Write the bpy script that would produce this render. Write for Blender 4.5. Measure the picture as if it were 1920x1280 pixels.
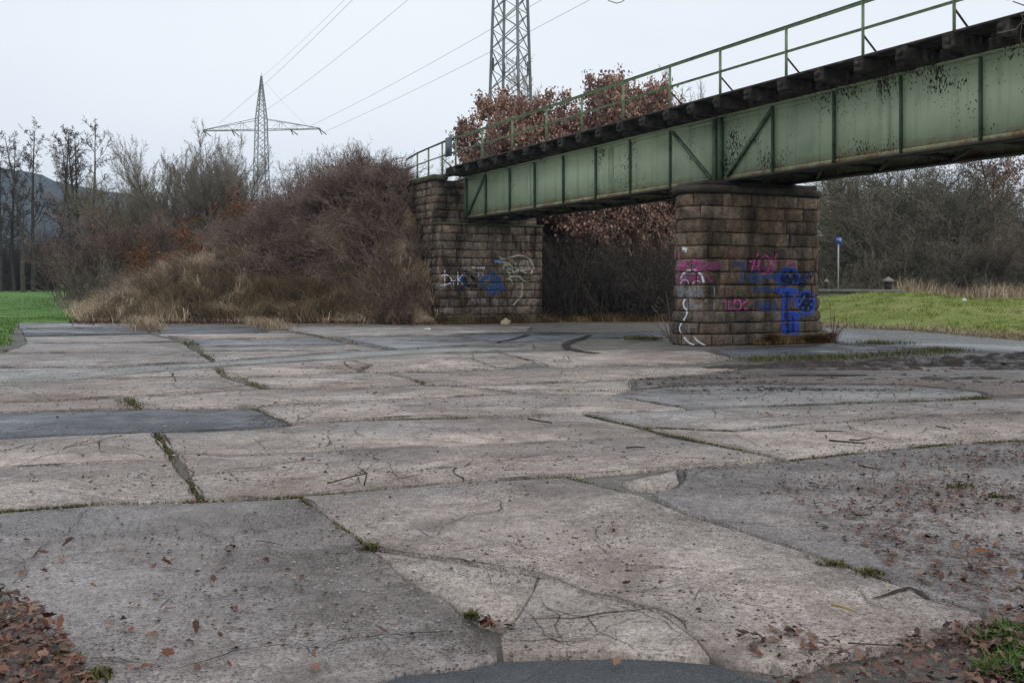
import bpy, bmesh, math, random
import numpy as np
from mathutils import Vector, Matrix, noise
from mathutils.bvhtree import BVHTree
from mathutils.geometry import tessellate_polygon

rng = random.Random(7)
nr = np.random.default_rng(7)
scene = bpy.context.scene
for o in list(bpy.data.objects):
    bpy.data.objects.remove(o)

# ------------------------------------------------------------------ camera, sky, sun, exposure
FPX, Y0, CAMH = 1866.7, 535.0, 1.5
cam_d = bpy.data.cameras.new('camera')
cam_d.lens = 35.0
cam_d.sensor_width = 36.0
cam_d.shift_y = -(640 - Y0) / 1920
cam_d.clip_end = 6000
cam = bpy.data.objects.new('camera', cam_d)
cam.location = (0, 0, CAMH)
cam.rotation_euler = (math.radians(90), 0, 0)
scene.collection.objects.link(cam)
scene.camera = cam

SUN_EL, SUN_ROT = math.radians(38), math.radians(150)
world = bpy.data.worlds.new('World')
scene.world = world
world.use_nodes = True
wt = world.node_tree
wt.nodes.clear()
w_out = wt.nodes.new('ShaderNodeOutputWorld')
w_sky = wt.nodes.new('ShaderNodeTexSky')
w_sky.sky_type = 'NISHITA'
w_sky.sun_disc = False
w_sky.sun_elevation = SUN_EL
w_sky.sun_rotation = SUN_ROT
w_sky.dust_density = 3.0
w_b1 = wt.nodes.new('ShaderNodeBackground')
w_b1.inputs[1].default_value = 0.08
wt.links.new(w_sky.outputs[0], w_b1.inputs[0])
w_b2 = wt.nodes.new('ShaderNodeBackground')       # the cloud deck
w_b2.inputs[1].default_value = 1.04
w_tc = wt.nodes.new('ShaderNodeTexCoord')
w_map = wt.nodes.new('ShaderNodeMapping')
w_map.inputs['Scale'].default_value = (1.0, 1.0, 3.0)
wt.links.new(w_tc.outputs['Generated'], w_map.inputs[0])
w_n = wt.nodes.new('ShaderNodeTexNoise')
w_n.inputs['Scale'].default_value = 1.7
w_n.inputs['Detail'].default_value = 4
wt.links.new(w_map.outputs[0], w_n.inputs['Vector'])
w_r = wt.nodes.new('ShaderNodeValToRGB')
w_r.color_ramp.elements[0].position = 0.3
w_r.color_ramp.elements[0].color = (0.755, 0.81, 0.872, 1)
w_r.color_ramp.elements[1].position = 0.7
w_r.color_ramp.elements[1].color = (0.85, 0.888, 0.93, 1)
wt.links.new(w_n.outputs[0], w_r.inputs[0])
wt.links.new(w_r.outputs[0], w_b2.inputs[0])
w_mix = wt.nodes.new('ShaderNodeMixShader')
w_mix.inputs[0].default_value = 0.94
wt.links.new(w_b1.outputs[0], w_mix.inputs[1])
wt.links.new(w_b2.outputs[0], w_mix.inputs[2])
wt.links.new(w_mix.outputs[0], w_out.inputs[0])

sun_d = bpy.data.lights.new('sun', 'SUN')
sun_d.energy = 0.5
sun_d.angle = math.radians(25)
sun_d.color = (1.0, 0.96, 0.9)
sun = bpy.data.objects.new('sun', sun_d)
sun.rotation_euler = (math.radians(90) - SUN_EL, 0, math.pi - SUN_ROT)
scene.collection.objects.link(sun)

scene.view_settings.view_transform = 'Standard'
scene.view_settings.look = 'None'
scene.view_settings.exposure = 0.18
scene.view_settings.gamma = 1.0
scene.view_settings.use_curve_mapping = False
scene.render.engine = 'CYCLES'
scene.cycles.use_denoising = True
scene.cycles.denoiser = 'OPENIMAGEDENOISE'
scene.cycles.denoising_input_passes = 'RGB_ALBEDO_NORMAL'
scene.cycles.denoising_prefilter = 'NONE'
DEBUG_TRIS = False
scene.cycles.max_bounces = 6
scene.cycles.diffuse_bounces = 3
scene.cycles.transparent_max_bounces = 12

# ------------------------------------------------------------------ helpers
COL = scene.collection

def link(o, parent=None, **props):
    COL.objects.link(o)
    if parent is not None:
        o.parent = parent
    for k, v in props.items():
        o[k] = v
    return o

def fast_mesh(name, V, faces, mat=None, mat_idx=None, smooth=False):
    """V (n,3); faces: list of (m,k) int arrays"""
    me = bpy.data.meshes.new(name)
    V = np.asarray(V, dtype=np.float32).reshape(-1, 3)
    faces = [np.asarray(f, dtype=np.int32) for f in faces if len(f)]
    me.vertices.add(len(V))
    me.vertices.foreach_set('co', V.ravel())
    loops = np.concatenate([f.ravel() for f in faces])
    tot = np.concatenate([np.full(len(f), f.shape[1], dtype=np.int32) for f in faces])
    start = np.concatenate([[0], np.cumsum(tot)[:-1]]).astype(np.int32)
    me.loops.add(len(loops))
    me.loops.foreach_set('vertex_index', loops)
    me.polygons.add(len(tot))
    me.polygons.foreach_set('loop_start', start)
    me.polygons.foreach_set('loop_total', tot)
    if mat is not None:
        for m in (mat if isinstance(mat, (list, tuple)) else [mat]):
            me.materials.append(m)
    if mat_idx is not None:
        me.polygons.foreach_set('material_index', np.asarray(mat_idx, dtype=np.int32))
    if smooth:
        me.polygons.foreach_set('use_smooth', np.ones(len(tot), dtype=bool))
    me.update(calc_edges=True)
    return me

def mesh_obj(name, V, faces, mat=None, parent=None, smooth=False, mat_idx=None, **props):
    me = fast_mesh(name, V, faces, mat, mat_idx, smooth)
    return link(bpy.data.objects.new(name, me), parent, **props)

def empty(name, loc=(0, 0, 0), **props):
    o = bpy.data.objects.new(name, None)
    o.location = loc
    o.empty_display_size = 0.3
    return link(o, None, **props)

def rebase(parent, child):
    """child carries world coordinates; keep it there under a parent placed elsewhere"""
    child.matrix_parent_inverse = Matrix.Translation(-Vector(parent.location))

def px_ground(x, y, z=0.0):
    Y = (CAMH - z) * FPX / (y - Y0)
    return ((x - 960) / FPX * Y, Y)

def px_at(x, y, Y):
    return Vector(((x - 960) / FPX * Y, Y, CAMH + (Y0 - y) * Y / FPX))

# bridge frame: u along the track (away to the left), v across it
K = 0.5
NK = math.hypot(1, K)
U2 = Vector((-K / NK, 1 / NK, 0))
V2 = Vector((1 / NK, K / NK, 0))
ZZ = Vector((0, 0, 1))
def AB(a, b, z=0.0):
    return U2 * a + V2 * b + ZZ * z
def a_of_px(x, b):
    tx = (x - 960) / FPX
    Y = b / (tx * V2.x + V2.y)
    return Y * (tx * U2.x + U2.y)

CUBE_V = np.array([(x, y, z) for x in (-.5, .5) for y in (-.5, .5) for z in (-.5, .5)])
CUBE_F = np.array([(0, 1, 3, 2), (4, 6, 7, 5), (0, 4, 5, 1), (2, 3, 7, 6), (0, 2, 6, 4), (1, 5, 7, 3)])
_unit = {}
def unit_cube(mat):
    if mat.name not in _unit:
        _unit[mat.name] = fast_mesh('beam_' + mat.name, CUBE_V, [CUBE_F], mat)
    return _unit[mat.name]

def frame_matrix(p0, p1, w, d, up=ZZ):
    p0, p1 = Vector(p0), Vector(p1)
    x = p1 - p0
    L = x.length
    x.normalize()
    if abs(x.dot(up)) > 0.98:
        up = Vector((U2.x, U2.y, 0))
    y = up.cross(x).normalized()
    z = x.cross(y)
    c = (p0 + p1) / 2
    M = Matrix(((x.x * L, y.x * w, z.x * d, c.x), (x.y * L, y.y * w, z.y * d, c.y), (x.z * L, y.z * w, z.z * d, c.z), (0, 0, 0, 1)))
    return M

def beam(name, p0, p1, w, d, mat, parent, up=ZZ, **props):
    """square bar from p0 to p1: its own object on shared mesh data"""
    o = bpy.data.objects.new(name, unit_cube(mat))
    link(o, parent, **props)
    M = frame_matrix(p0, p1, w, d, up)
    # parents used with beams stand at the world origin or carry a location only
    if parent is not None:
        off = Vector((0, 0, 0))
        q = parent
        while q is not None:
            off += Vector(q.location)
            q = q.parent
        M = Matrix.Translation(-off) @ M
    o.matrix_local = M
    return o

class MB:
    """collects boxes and tubes into one mesh"""
    def __init__(self):
        self.V, self.T, self.Q, self.n = [], [], [], 0
    def add(self, V, quads=None, tris=None):
        V = np.asarray(V, float).reshape(-1, 3)
        if quads is not None and len(quads):
            self.Q.append(np.asarray(quads) + self.n)
        if tris is not None and len(tris):
            self.T.append(np.asarray(tris) + self.n)
        self.V.append(V)
        self.n += len(V)
    def bar(self, p0, p1, w, d, up=ZZ):
        M = np.array(frame_matrix(p0, p1, w, d, up))
        self.add(CUBE_V @ M[:3, :3].T + M[:3, 3], CUBE_F)
    def tube(self, pts, r, sides=6, cap=True):
        pts = [Vector(p) for p in pts]
        n = len(pts)
        rs = r if isinstance(r, (list, tuple)) else [r] * n
        V = []
        for i, p in enumerate(pts):
            t = (pts[min(i + 1, n - 1)] - pts[max(i - 1, 0)]).normalized()
            up = ZZ if abs(t.z) < 0.95 else Vector((1, 0, 0))
            x = t.cross(up).normalized()
            y = x.cross(t)
            for k in range(sides):
                a = 2 * math.pi * k / sides
                V.append(p + x * (math.cos(a) * rs[i]) + y * (math.sin(a) * rs[i]))
        Q = [(i * sides + k, i * sides + (k + 1) % sides, (i + 1) * sides + (k + 1) % sides, (i + 1) * sides + k)
             for i in range(n - 1) for k in range(sides)]
        T = []
        if cap:
            for k in range(1, sides - 1):
                T.append((0, k + 1, k))
                e = (n - 1) * sides
                T.append((e, e + k, e + k + 1))
        self.add([tuple(v) for v in V], Q, T)
    def build(self, name, mat, parent=None, smooth=False, **props):
        fs = []
        if self.Q: fs.append(np.concatenate(self.Q))
        if self.T: fs.append(np.concatenate(self.T))
        return mesh_obj(name, np.concatenate(self.V), fs, mat, parent, smooth, **props)

# ------------------------------------------------------------------ material helpers
class Mat:
    def __init__(self, name, rough=0.8, spec=0.3):
        self.m = bpy.data.materials.new(name)
        self.m.use_nodes = True
        self.t = self.m.node_tree
        self.b = self.t.nodes['Principled BSDF']
        self.b.inputs['Roughness'].default_value = rough
        self.b.inputs['Specular IOR Level'].default_value = spec
        self.geo = self.t.nodes.new('ShaderNodeNewGeometry')
        self.obj = None
    def pos(self, scale=(1, 1, 1)):
        m = self.t.nodes.new('ShaderNodeMapping')
        m.inputs['Scale'].default_value = scale
        self.t.links.new(self.geo.outputs['Position'], m.inputs[0])
        return m.outputs[0]
    def noise(self, scale, detail=4, rough=0.55, vec=None, dist=0.0):
        n = self.t.nodes.new('ShaderNodeTexNoise')
        n.inputs['Scale'].default_value = scale
        n.inputs['Detail'].default_value = detail
        n.inputs['Roughness'].default_value = rough
        n.inputs['Distortion'].default_value = dist
        self.t.links.new(vec if vec is not None else self.geo.outputs['Position'], n.inputs['Vector'])
        return n.outputs[0]
    def voronoi(self, scale, vec=None, out='Distance', feature='F1'):
        n = self.t.nodes.new('ShaderNodeTexVoronoi')
        n.feature = feature
        n.inputs['Scale'].default_value = scale
        self.t.links.new(vec if vec is not None else self.geo.outputs['Position'], n.inputs['Vector'])
        return n.outputs[out]
    def island(self):
        return self.geo.outputs['Random Per Island']
    def orand(self):
        n = self.t.nodes.new('ShaderNodeObjectInfo')
        return n.outputs['Random']
    def ramp(self, val, stops, interp='LINEAR'):
        r = self.t.nodes.new('ShaderNodeValToRGB')
        r.color_ramp.interpolation = interp
        els = r.color_ramp.elements
        while len(els) < len(stops):
            els.new(0.5)
        for e, (p, c) in zip(els, stops):
            e.position = p
            e.color = (c, c, c, 1) if isinstance(c, (int, float)) else (*c, 1)
        self.t.links.new(val, r.inputs[0])
        return r.outputs[0]
    def math(self, op, a, b=None, clamp=False):
        n = self.t.nodes.new('ShaderNodeMath')
        n.operation = op
        n.use_clamp = clamp
        for i, v in enumerate((a, b)):
            if v is None: continue
            if isinstance(v, (int, float)): n.inputs[i].default_value = v
            else: self.t.links.new(v, n.inputs[i])
        return n.outputs[0]
    def mix(self, fac, a, b, mode='MIX'):
        n = self.t.nodes.new('ShaderNodeMix')
        n.data_type = 'RGBA'
        n.blend_type = mode
        for idx, v in ((0, fac), (6, a), (7, b)):
            if isinstance(v, (int, float)): n.inputs[idx].default_value = v if idx == 0 else (v, v, v, 1)
            elif isinstance(v, tuple): n.inputs[idx].default_value = (*v, 1)
            else: self.t.links.new(v, n.inputs[idx])
        return n.outputs[2]
    def color(self, c):
        if isinstance(c, tuple): self.b.inputs['Base Color'].default_value = (*c, 1)
        else: self.t.links.new(c, self.b.inputs['Base Color'])
        return self
    def roughness(self, v):
        self.t.links.new(v, self.b.inputs['Roughness'])
    def bump(self, h, strength=0.5, dist=0.02, normal=None):
        n = self.t.nodes.new('ShaderNodeBump')
        n.inputs['Strength'].default_value = strength
        n.inputs['Distance'].default_value = dist
        self.t.links.new(h, n.inputs['Height'])
        if normal is not None:
            self.t.links.new(normal, n.inputs['Normal'])
        self.t.links.new(n.outputs[0], self.b.inputs['Normal'])
        return n.outputs[0]
    def alpha(self, v):
        self.t.links.new(v, self.b.inputs['Alpha'])

def concrete(name, dry, dark, wet):
    """wet: 0..1 how much of it is wet"""
    M = Mat(name, 0.9, 0.5)
    big = M.noise(0.5, 6, 0.62, dist=0.3)
    mid = M.noise(2.6, 7, 0.68)
    fine = M.noise(55.0, 3, 0.75)
    t = M.math('ADD', M.math('MULTIPLY', big, 0.55), M.math('MULTIPLY', mid, 0.45))
    base = M.ramp(t, [(0.36, dark), (0.48, tuple(a * .45 + b * .55 for a, b in zip(dark, dry))), (0.62, dry)])
    base = M.mix(M.math('MULTIPLY', M.orand(), 0.35), base, tuple(c * 0.70 for c in dry))
    def sep(v):
        n = M.t.nodes.new('ShaderNodeSeparateColor')
        M.t.links.new(v, n.inputs[0])
        return n.outputs
    # sparse pale and rusty pebbles of the aggregate, and dark pits where stones have dropped out
    v1 = sep(M.voronoi(42.0, out='Color'))
    d1 = M.voronoi(42.0)
    dot = M.ramp(d1, [(0.28, 1.0), (0.42, 0.0)])
    worn = M.ramp(M.noise(0.9, 4, 0.6), [(0.40, 0.35), (0.60, 1.0)])
    pale = M.math('MULTIPLY', M.math('MULTIPLY', dot, M.ramp(v1[0], [(0.70, 0.0), (0.76, 0.85)])), worn)
    base = M.mix(pale, base, M.ramp(v1[1], [(0.2, (0.62, 0.58, 0.55)), (0.6, (0.42, 0.36, 0.32)), (0.9, (0.30, 0.20, 0.155))]))
    v2 = sep(M.voronoi(70.0, out='Color'))
    d2 = M.voronoi(70.0)
    pit = M.math('MULTIPLY', M.math('MULTIPLY', M.ramp(d2, [(0.3, 1.0), (0.5, 0.0)]), M.ramp(v2[0], [(0.58, 0.0), (0.66, 0.85)])), worn)
    base = M.mix(pit, base, (0.06, 0.05, 0.047))
    base = M.mix(0.75, base, M.ramp(fine, [(0.3, 0.18), (0.5, 0.5), (0.7, 0.80)]), 'OVERLAY')
    base = M.mix(0.7, base, M.ramp(M.noise(15.0, 6, 0.75), [(0.3, 0.2), (0.5, 0.5), (0.7, 0.76)]), 'OVERLAY')  # both overlays: mottling, strengthened in the colour to stand in for weak bump shading
    # soft stains: soil, tyre dirt, old oil
    st = M.noise(1.1, 7, 0.72, dist=0.8)
    base = M.mix(M.ramp(st, [(0.46, 0.0), (0.66, 0.72)]), base, (0.15, 0.112, 0.092))
    st2 = M.noise(0.28, 5, 0.65, dist=0.5)
    base = M.mix(M.ramp(st2, [(0.48, 0.0), (0.62, 0.45)]), base, (0.22, 0.165, 0.14))
    # wet patches
    wn = M.math('ADD', M.math('MULTIPLY', M.noise(0.6, 7, 0.68, dist=0.5), 0.6), M.math('MULTIPLY', M.noise(5.0, 6, 0.7), 0.4))
    lo = 0.70 - 0.42 * wet
    wm = M.ramp(wn, [(lo - 0.13, 0.0), (lo + 0.12, 1.0)])
    M.color(M.mix(M.math('MULTIPLY', wm, 0.75), base, M.mix(1.0, base, (0.46, 0.46, 0.49), 'MULTIPLY')))
    M.roughness(M.math('ADD', M.ramp(wm, [(0.0, 0.9), (1.0, 0.20)]), M.math('MULTIPLY', M.ramp(fine, [(0.35, 0.0), (0.65, 1.0)]), 0.22)))
    h = M.math('ADD', M.math('MULTIPLY', fine, 0.5), M.math('MULTIPLY', mid, 1.2))
    h = M.math('ADD', h, M.math('MULTIPLY', M.math('SUBTRACT', pale, pit), 0.7))
    M.bump(h, 0.75, 0.018)
    return M.m

def asphalt(name, c0, c1, wet, rough=0.85):
    M = Mat(name, rough, 0.4)
    n = M.noise(0.8, 6, 0.6)
    f = M.noise(70, 2, 0.6)
    base = M.ramp(n, [(0.35, c0), (0.65, c1)])
    base = M.mix(0.5, base, M.ramp(f, [(0.32, 0.25), (0.5, 0.5), (0.68, 0.78)]), 'OVERLAY')
    d = M.noise(2.5, 5, 0.7)
    base = M.mix(M.ramp(d, [(0.52, 0.0), (0.72, 0.6)]), base, tuple(c * 1.7 for c in c1))
    d2 = M.noise(1.2, 6, 0.75, dist=1.0)
    base = M.mix(M.ramp(d2, [(0.55, 0.0), (0.68, 0.6)]), base, tuple(c * .45 for c in c0))
    n1 = M.t.nodes.new('ShaderNodeSeparateColor')
    M.t.links.new(M.voronoi(85.0, out='Color'), n1.inputs[0])
    base = M.mix(M.math('MULTIPLY', M.ramp(M.voronoi(85.0), [(0.25, 1.0), (0.45, 0.0)]), M.ramp(n1.outputs[0], [(0.6, 0.0), (0.7, 0.6)])), base, tuple(c * 2.2 for c in c1))
    base = M.mix(M.math('MULTIPLY', M.ramp(M.voronoi(85.0), [(0.25, 1.0), (0.45, 0.0)]), M.ramp(n1.outputs[1], [(0.6, 0.0), (0.7, 0.6)])), base, (0.03, 0.03, 0.032))
    wn = M.noise(0.5, 5, 0.6, dist=0.5)
    lo = 0.72 - 0.5 * wet
    wm = M.ramp(wn, [(lo - 0.06, 0.0), (lo + 0.08, 1.0)])
    M.color(base)
    M.roughness(M.ramp(wm, [(0.0, rough), (1.0, 0.24)]))
    M.bump(f, 0.5, 0.012)
    return M.m

def stone_mat(name, cols, stain=0.5):
    M = Mat(name, 0.92, 0.2)
    r = M.math('ADD', M.math('MULTIPLY', M.orand(), 0.72), M.math('MULTIPLY', M.noise(3.0, 5, 0.65), 0.28))
    base = M.ramp(r, [(0.08 + 0.84 * i / (len(cols) - 1), c) for i, c in enumerate(cols)])
    n = M.noise(7.0, 7, 0.7)
    base = M.mix(0.9, base, M.ramp(n, [(0.28, 0.2), (0.5, 0.48), (0.72, 0.8)]), 'OVERLAY')
    sp = M.noise(38.0, 4, 0.7)
    base = M.mix(0.6, base, M.ramp(sp, [(0.3, 0.25), (0.5, 0.5), (0.7, 0.75)]), 'OVERLAY')
    n2 = M.noise(1.5, 7, 0.72, vec=M.pos((1, 1, 0.3)), dist=.4)
    base = M.mix(M.ramp(n2, [(0.42, 0.0), (0.60, stain)]), base, (0.022, 0.018, 0.016))
    n3 = M.noise(2.4, 6, 0.7, vec=M.pos((1, 1, 0.22)))
    base = M.mix(M.ramp(n3, [(0.58, 0.0), (0.70, 0.4)]), base, (0.27, 0.235, 0.20))
    mo = M.noise(2.0, 6, 0.75)
    base = M.mix(M.ramp(mo, [(0.58, 0.0), (0.72, 0.4)]), base, (0.075, 0.082, 0.038))
    M.color(base)
    M.bump(M.math('ADD', M.noise(17, 7, 0.75), M.math('MULTIPLY', M.noise(5, 5), 1.8)), 1.0, 0.06)
    return M.m

def plant_mat(name, cols, rough=0.85, src='island'):
    M = Mat(name, rough, 0.15)
    v = M.island() if src == 'island' else M.orand()
    if name.startswith('twig'):
        v = M.math('ADD', M.math('MULTIPLY', v, 0.5), M.math('MULTIPLY', M.ramp(M.noise(0.9, 5, 0.7), [(0.36, 0.0), (0.64, 1.0)]), 0.5))
    c = M.ramp(v, [(i / max(1, len(cols) - 1), c) for i, c in enumerate(cols)])
    n = M.noise(0.8, 3)
    M.color(M.mix(0.45, c, M.ramp(n, [(0.3, 0.3), (0.7, 0.7)]), 'OVERLAY'))
    return M.m

M_SLAB = concrete('concrete_dry', (0.66, 0.57, 0.515), (0.39, 0.322, 0.283), 0.33)
M_SLAB_BROWN = concrete('concrete_brown', (0.58, 0.495, 0.445), (0.33, 0.27, 0.235), 0.36)
M_SLAB_WET = concrete('concrete_wet', (0.51, 0.445, 0.41), (0.275, 0.235, 0.215), 0.68)
M_SLAB_MUD = concrete('concrete_muddy', (0.34, 0.285, 0.255), (0.13, 0.103, 0.09), 0.6)
M_SLAB_OLD = concrete('concrete_grey', (0.55, 0.50, 0.475), (0.34, 0.305, 0.285), 0.36)
M_SLAB_PALE = concrete('concrete_pale', (0.60, 0.53, 0.48), (0.40, 0.34, 0.30), 0.2)
M_ASPH = asphalt('asphalt_patch', (0.085, 0.09, 0.10), (0.135, 0.14, 0.15), 0.5)
M_ASPH_GREY = asphalt('asphalt_grey', (0.17, 0.17, 0.178), (0.245, 0.243, 0.245), 0.4)
M_ASPH_NEW = asphalt('asphalt_new', (0.06, 0.062, 0.068), (0.095, 0.096, 0.10), 0.3)
M_ROAD = asphalt('asphalt_road', (0.16, 0.165, 0.18), (0.24, 0.245, 0.26), 0.8)
M_WORN = asphalt('asphalt_worn', (0.18, 0.172, 0.17), (0.29, 0.272, 0.262), 0.5)
M_STRIP = asphalt('asphalt_strip', (0.22, 0.215, 0.205), (0.30, 0.29, 0.275), 0.45)

def dirt_mat():
    M = Mat('dirt', 0.95, 0.2)
    n = M.noise(4, 6, 0.7)
    base = M.ramp(n, [(0.3, (0.04, 0.033, 0.026)), (0.55, (0.085, 0.07, 0.055)), (0.75, (0.13, 0.11, 0.085))])
    m = M.noise(1.8, 4, 0.6)
    M.color(M.mix(M.ramp(m, [(0.5, 0.0), (0.62, 0.7)]), base, (0.05, 0.06, 0.02)))
    M.bump(M.noise(30, 4), 0.6, 0.03)
    return M.m
M_DIRT = dirt_mat()

def turf_mat(name, c0, c1, c2):
    M = Mat(name, 0.95, 0.15)
    n = M.noise(0.35, 6, 0.65)
    n2 = M.noise(9, 4, 0.7)
    base = M.ramp(n, [(0.32, c0), (0.5, c1), (0.68, c2)])
    M.color(M.mix(0.6, base, M.ramp(n2, [(0.3, 0.25), (0.7, 0.75)]), 'OVERLAY'))
    M.bump(M.noise(14, 5, 0.7), 0.9, 0.08)
    return M.m
M_TURF = turf_mat('turf_field', (0.10, 0.20, 0.055), (0.13, 0.25, 0.07), (0.17, 0.27, 0.08))
M_TURF_BANK = turf_mat('turf_bank', (0.17, 0.21, 0.05), (0.23, 0.275, 0.07), (0.34, 0.32, 0.13))
M_EMB = turf_mat('embankment_soil', (0.16, 0.115, 0.075), (0.27, 0.20, 0.135), (0.38, 0.30, 0.21))

def girder_mat(name, flake):
    M = Mat(name, 0.55, 0.4)
    n = M.noise(1.1, 6, 0.6)
    base = M.ramp(n, [(0.3, (0.32, 0.40, 0.265)), (0.5, (0.40, 0.485, 0.325)), (0.7, (0.435, 0.515, 0.35))])
    streak = M.noise(5.0, 5, 0.6, vec=M.pos((1, 1, 0.08)))
    base = M.mix(M.ramp(streak, [(0.52, 0.0), (0.72, 0.4)]), base, (0.10, 0.15, 0.085))
    # paint flaked off in small upright scabs
    big = M.noise(0.75, 3, 0.5)
    sm = M.noise(24.0, 5, 0.6, vec=M.pos((1, 1, 0.5)))
    fl = M.math('ADD', sm, M.math('MULTIPLY', M.math('SUBTRACT', big, 0.5), 0.9))
    base = M.mix(M.ramp(fl, [(flake, 0.0), (flake + 0.025, 1.0)]), base, (0.032, 0.018, 0.014))
    # rust and lichen creeping up from the lower edge
    sep = M.t.nodes.new('ShaderNodeSeparateXYZ')
    M.t.links.new(M.geo.outputs['Position'], sep.inputs[0])
    zr = M.math('SUBTRACT', 1.0, M.math('MULTIPLY', M.math('SUBTRACT', sep.outputs[2], 4.15), 1.7), True)
    rn = M.noise(2.6, 6, 0.7)
    rust = M.math('MULTIPLY', zr, rn)
    base = M.mix(M.ramp(rust, [(0.20, 0.0), (0.42, 0.85)]), base, (0.26, 0.19, 0.095))
    rn2 = M.noise(1.7, 5, 0.65)
    base = M.mix(M.ramp(M.math('MULTIPLY', zr, rn2), [(0.38, 0.0), (0.50, 0.9)]), base, (0.18, 0.07, 0.03))
    M.color(base)
    M.roughness(M.ramp(rust, [(0.3, 0.5), (0.5, 0.85)]))
    M.bump(M.noise(6, 5), 0.25, 0.02)
    return M.m
M_GIRDER1 = girder_mat('green_paint_faded', 0.70)
M_GIRDER2 = girder_mat('green_paint_flaking', 0.612)

def simple(name, cols, rough=0.7, scale=3.0, bump=0.3, spec=0.3, metallic=0.0, bscale=None):
    M = Mat(name, rough, spec)
    n = M.noise(scale, 6, 0.65)
    M.color(M.ramp(n, [(0.3 + 0.4 * i / max(1, len(cols) - 1), c) for i, c in enumerate(cols)]))
    M.b.inputs['Metallic'].default_value = metallic
    if bump:
        M.bump(M.noise(bscale or scale * 6, 5, 0.65), bump, 0.02)
    return M.m
M_STIFF = simple('green_paint_dark', [(0.05, 0.08, 0.05), (0.10, 0.155, 0.10), (0.14, 0.21, 0.14)], 0.6, 4)
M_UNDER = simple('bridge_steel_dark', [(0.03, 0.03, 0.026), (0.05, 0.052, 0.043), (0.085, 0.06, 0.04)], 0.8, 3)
M_RAILGREEN = simple('railing_paint', [(0.13, 0.20, 0.11), (0.20, 0.29, 0.165), (0.25, 0.335, 0.20)], 0.65, 5)
M_RAILDARK = simple('rail_rust', [(0.045, 0.032, 0.025), (0.09, 0.055, 0.035)], 0.85, 6)
def timber_mat():
    M = Mat('tarred_timber', 0.85, 0.25)
    n = M.noise(4.0, 6, 0.7)
    base = M.ramp(n, [(0.35, (0.026, 0.023, 0.021)), (0.56, (0.062, 0.055, 0.047)), (0.70, (0.17, 0.155, 0.13))])
    mo = M.noise(1.6, 4, 0.7)
    M.color(M.mix(M.ramp(mo, [(0.58, 0.0), (0.72, 0.5)]), base, (0.06, 0.065, 0.03)))
    M.bump(M.noise(22, 5, 0.7), 0.7, 0.02)
    return M.m
M_TIMBER = timber_mat()
M_GALV = simple('galvanised_steel', [(0.17, 0.21, 0.22), (0.24, 0.285, 0.295), (0.30, 0.345, 0.35)], 0.55, 0.8, 0.1, 0.4)
M_GALV_DARK = simple('galvanised_steel_dull', [(0.12, 0.16, 0.17), (0.19, 0.23, 0.24)], 0.6, 0.8, 0.1, 0.4)
M_GALV_L = simple('galvanised_steel_far', [(0.20, 0.225, 0.235), (0.29, 0.31, 0.32)], 0.6, 0.4, 0.0, 0.4)
M_WIRE = simple('aluminium_wire', [(0.16, 0.17, 0.18), (0.22, 0.23, 0.24)], 0.5, 1.0, 0)
M_INSUL = simple('insulator_glaze', [(0.03, 0.025, 0.022), (0.06, 0.045, 0.04)], 0.3, 1.0, 0)
M_MORTAR = simple('mortar', [(0.035, 0.03, 0.025), (0.07, 0.06, 0.05), (0.12, 0.105, 0.09)], 0.95, 6, 0.6)
M_STONE = stone_mat('sandstone_pier', [(0.18, 0.13, 0.09), (0.27, 0.19, 0.125), (0.13, 0.10, 0.076), (0.32, 0.23, 0.155), (0.21, 0.135, 0.092), (0.34, 0.27, 0.195), (0.24, 0.13, 0.09)], 0.78)
M_STONE_BASE = stone_mat('sandstone_plinth', [(0.22, 0.185, 0.145), (0.18, 0.152, 0.12), (0.25, 0.20, 0.15), (0.215, 0.155, 0.115), (0.20, 0.178, 0.145)], 0.55)
M_STONE_AB = stone_mat('sandstone_abutment', [(0.33, 0.25, 0.19), (0.22, 0.17, 0.13), (0.40, 0.315, 0.24), (0.25, 0.21, 0.17), (0.33, 0.215, 0.16), (0.19, 0.15, 0.12)], 0.82)
M_COPING = simple('mossy_coping', [(0.05, 0.05, 0.032), (0.085, 0.085, 0.045), (0.13, 0.12, 0.075)], 0.95, 3, 0.6)
M_CAP = simple('dark_cap_stone', [(0.03, 0.026, 0.022), (0.06, 0.05, 0.04), (0.10, 0.085, 0.062)], 0.9, 2.5, 0.6)
M_QUAY = simple('quay_concrete', [(0.10, 0.098, 0.09), (0.19, 0.185, 0.175), (0.26, 0.255, 0.245)], 0.9, 1.5, 0.5)
M_BOLLARD = simple('bollard_iron', [(0.03, 0.024, 0.022), (0.06, 0.045, 0.038)], 0.8, 4, 0.4)
M_BOLCAP = simple('bollard_cap_stone', [(0.16, 0.14, 0.13), (0.26, 0.225, 0.20)], 0.9, 4, 0.4)
M_POLE = simple('pole_grey', [(0.36, 0.39, 0.41), (0.45, 0.48, 0.50)], 0.5, 3, 0)
M_BLUE = simple('sign_blue', [(0.03, 0.10, 0.42), (0.04, 0.13, 0.50)], 0.45, 2, 0)
M_WHITE = simple('white_print', [(0.72, 0.74, 0.78), (0.8, 0.82, 0.85)], 0.5, 2, 0)
M_PLATE = simple('slate_plate', [(0.085, 0.105, 0.13), (0.12, 0.145, 0.175)], 0.5, 4, 0.1)

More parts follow.
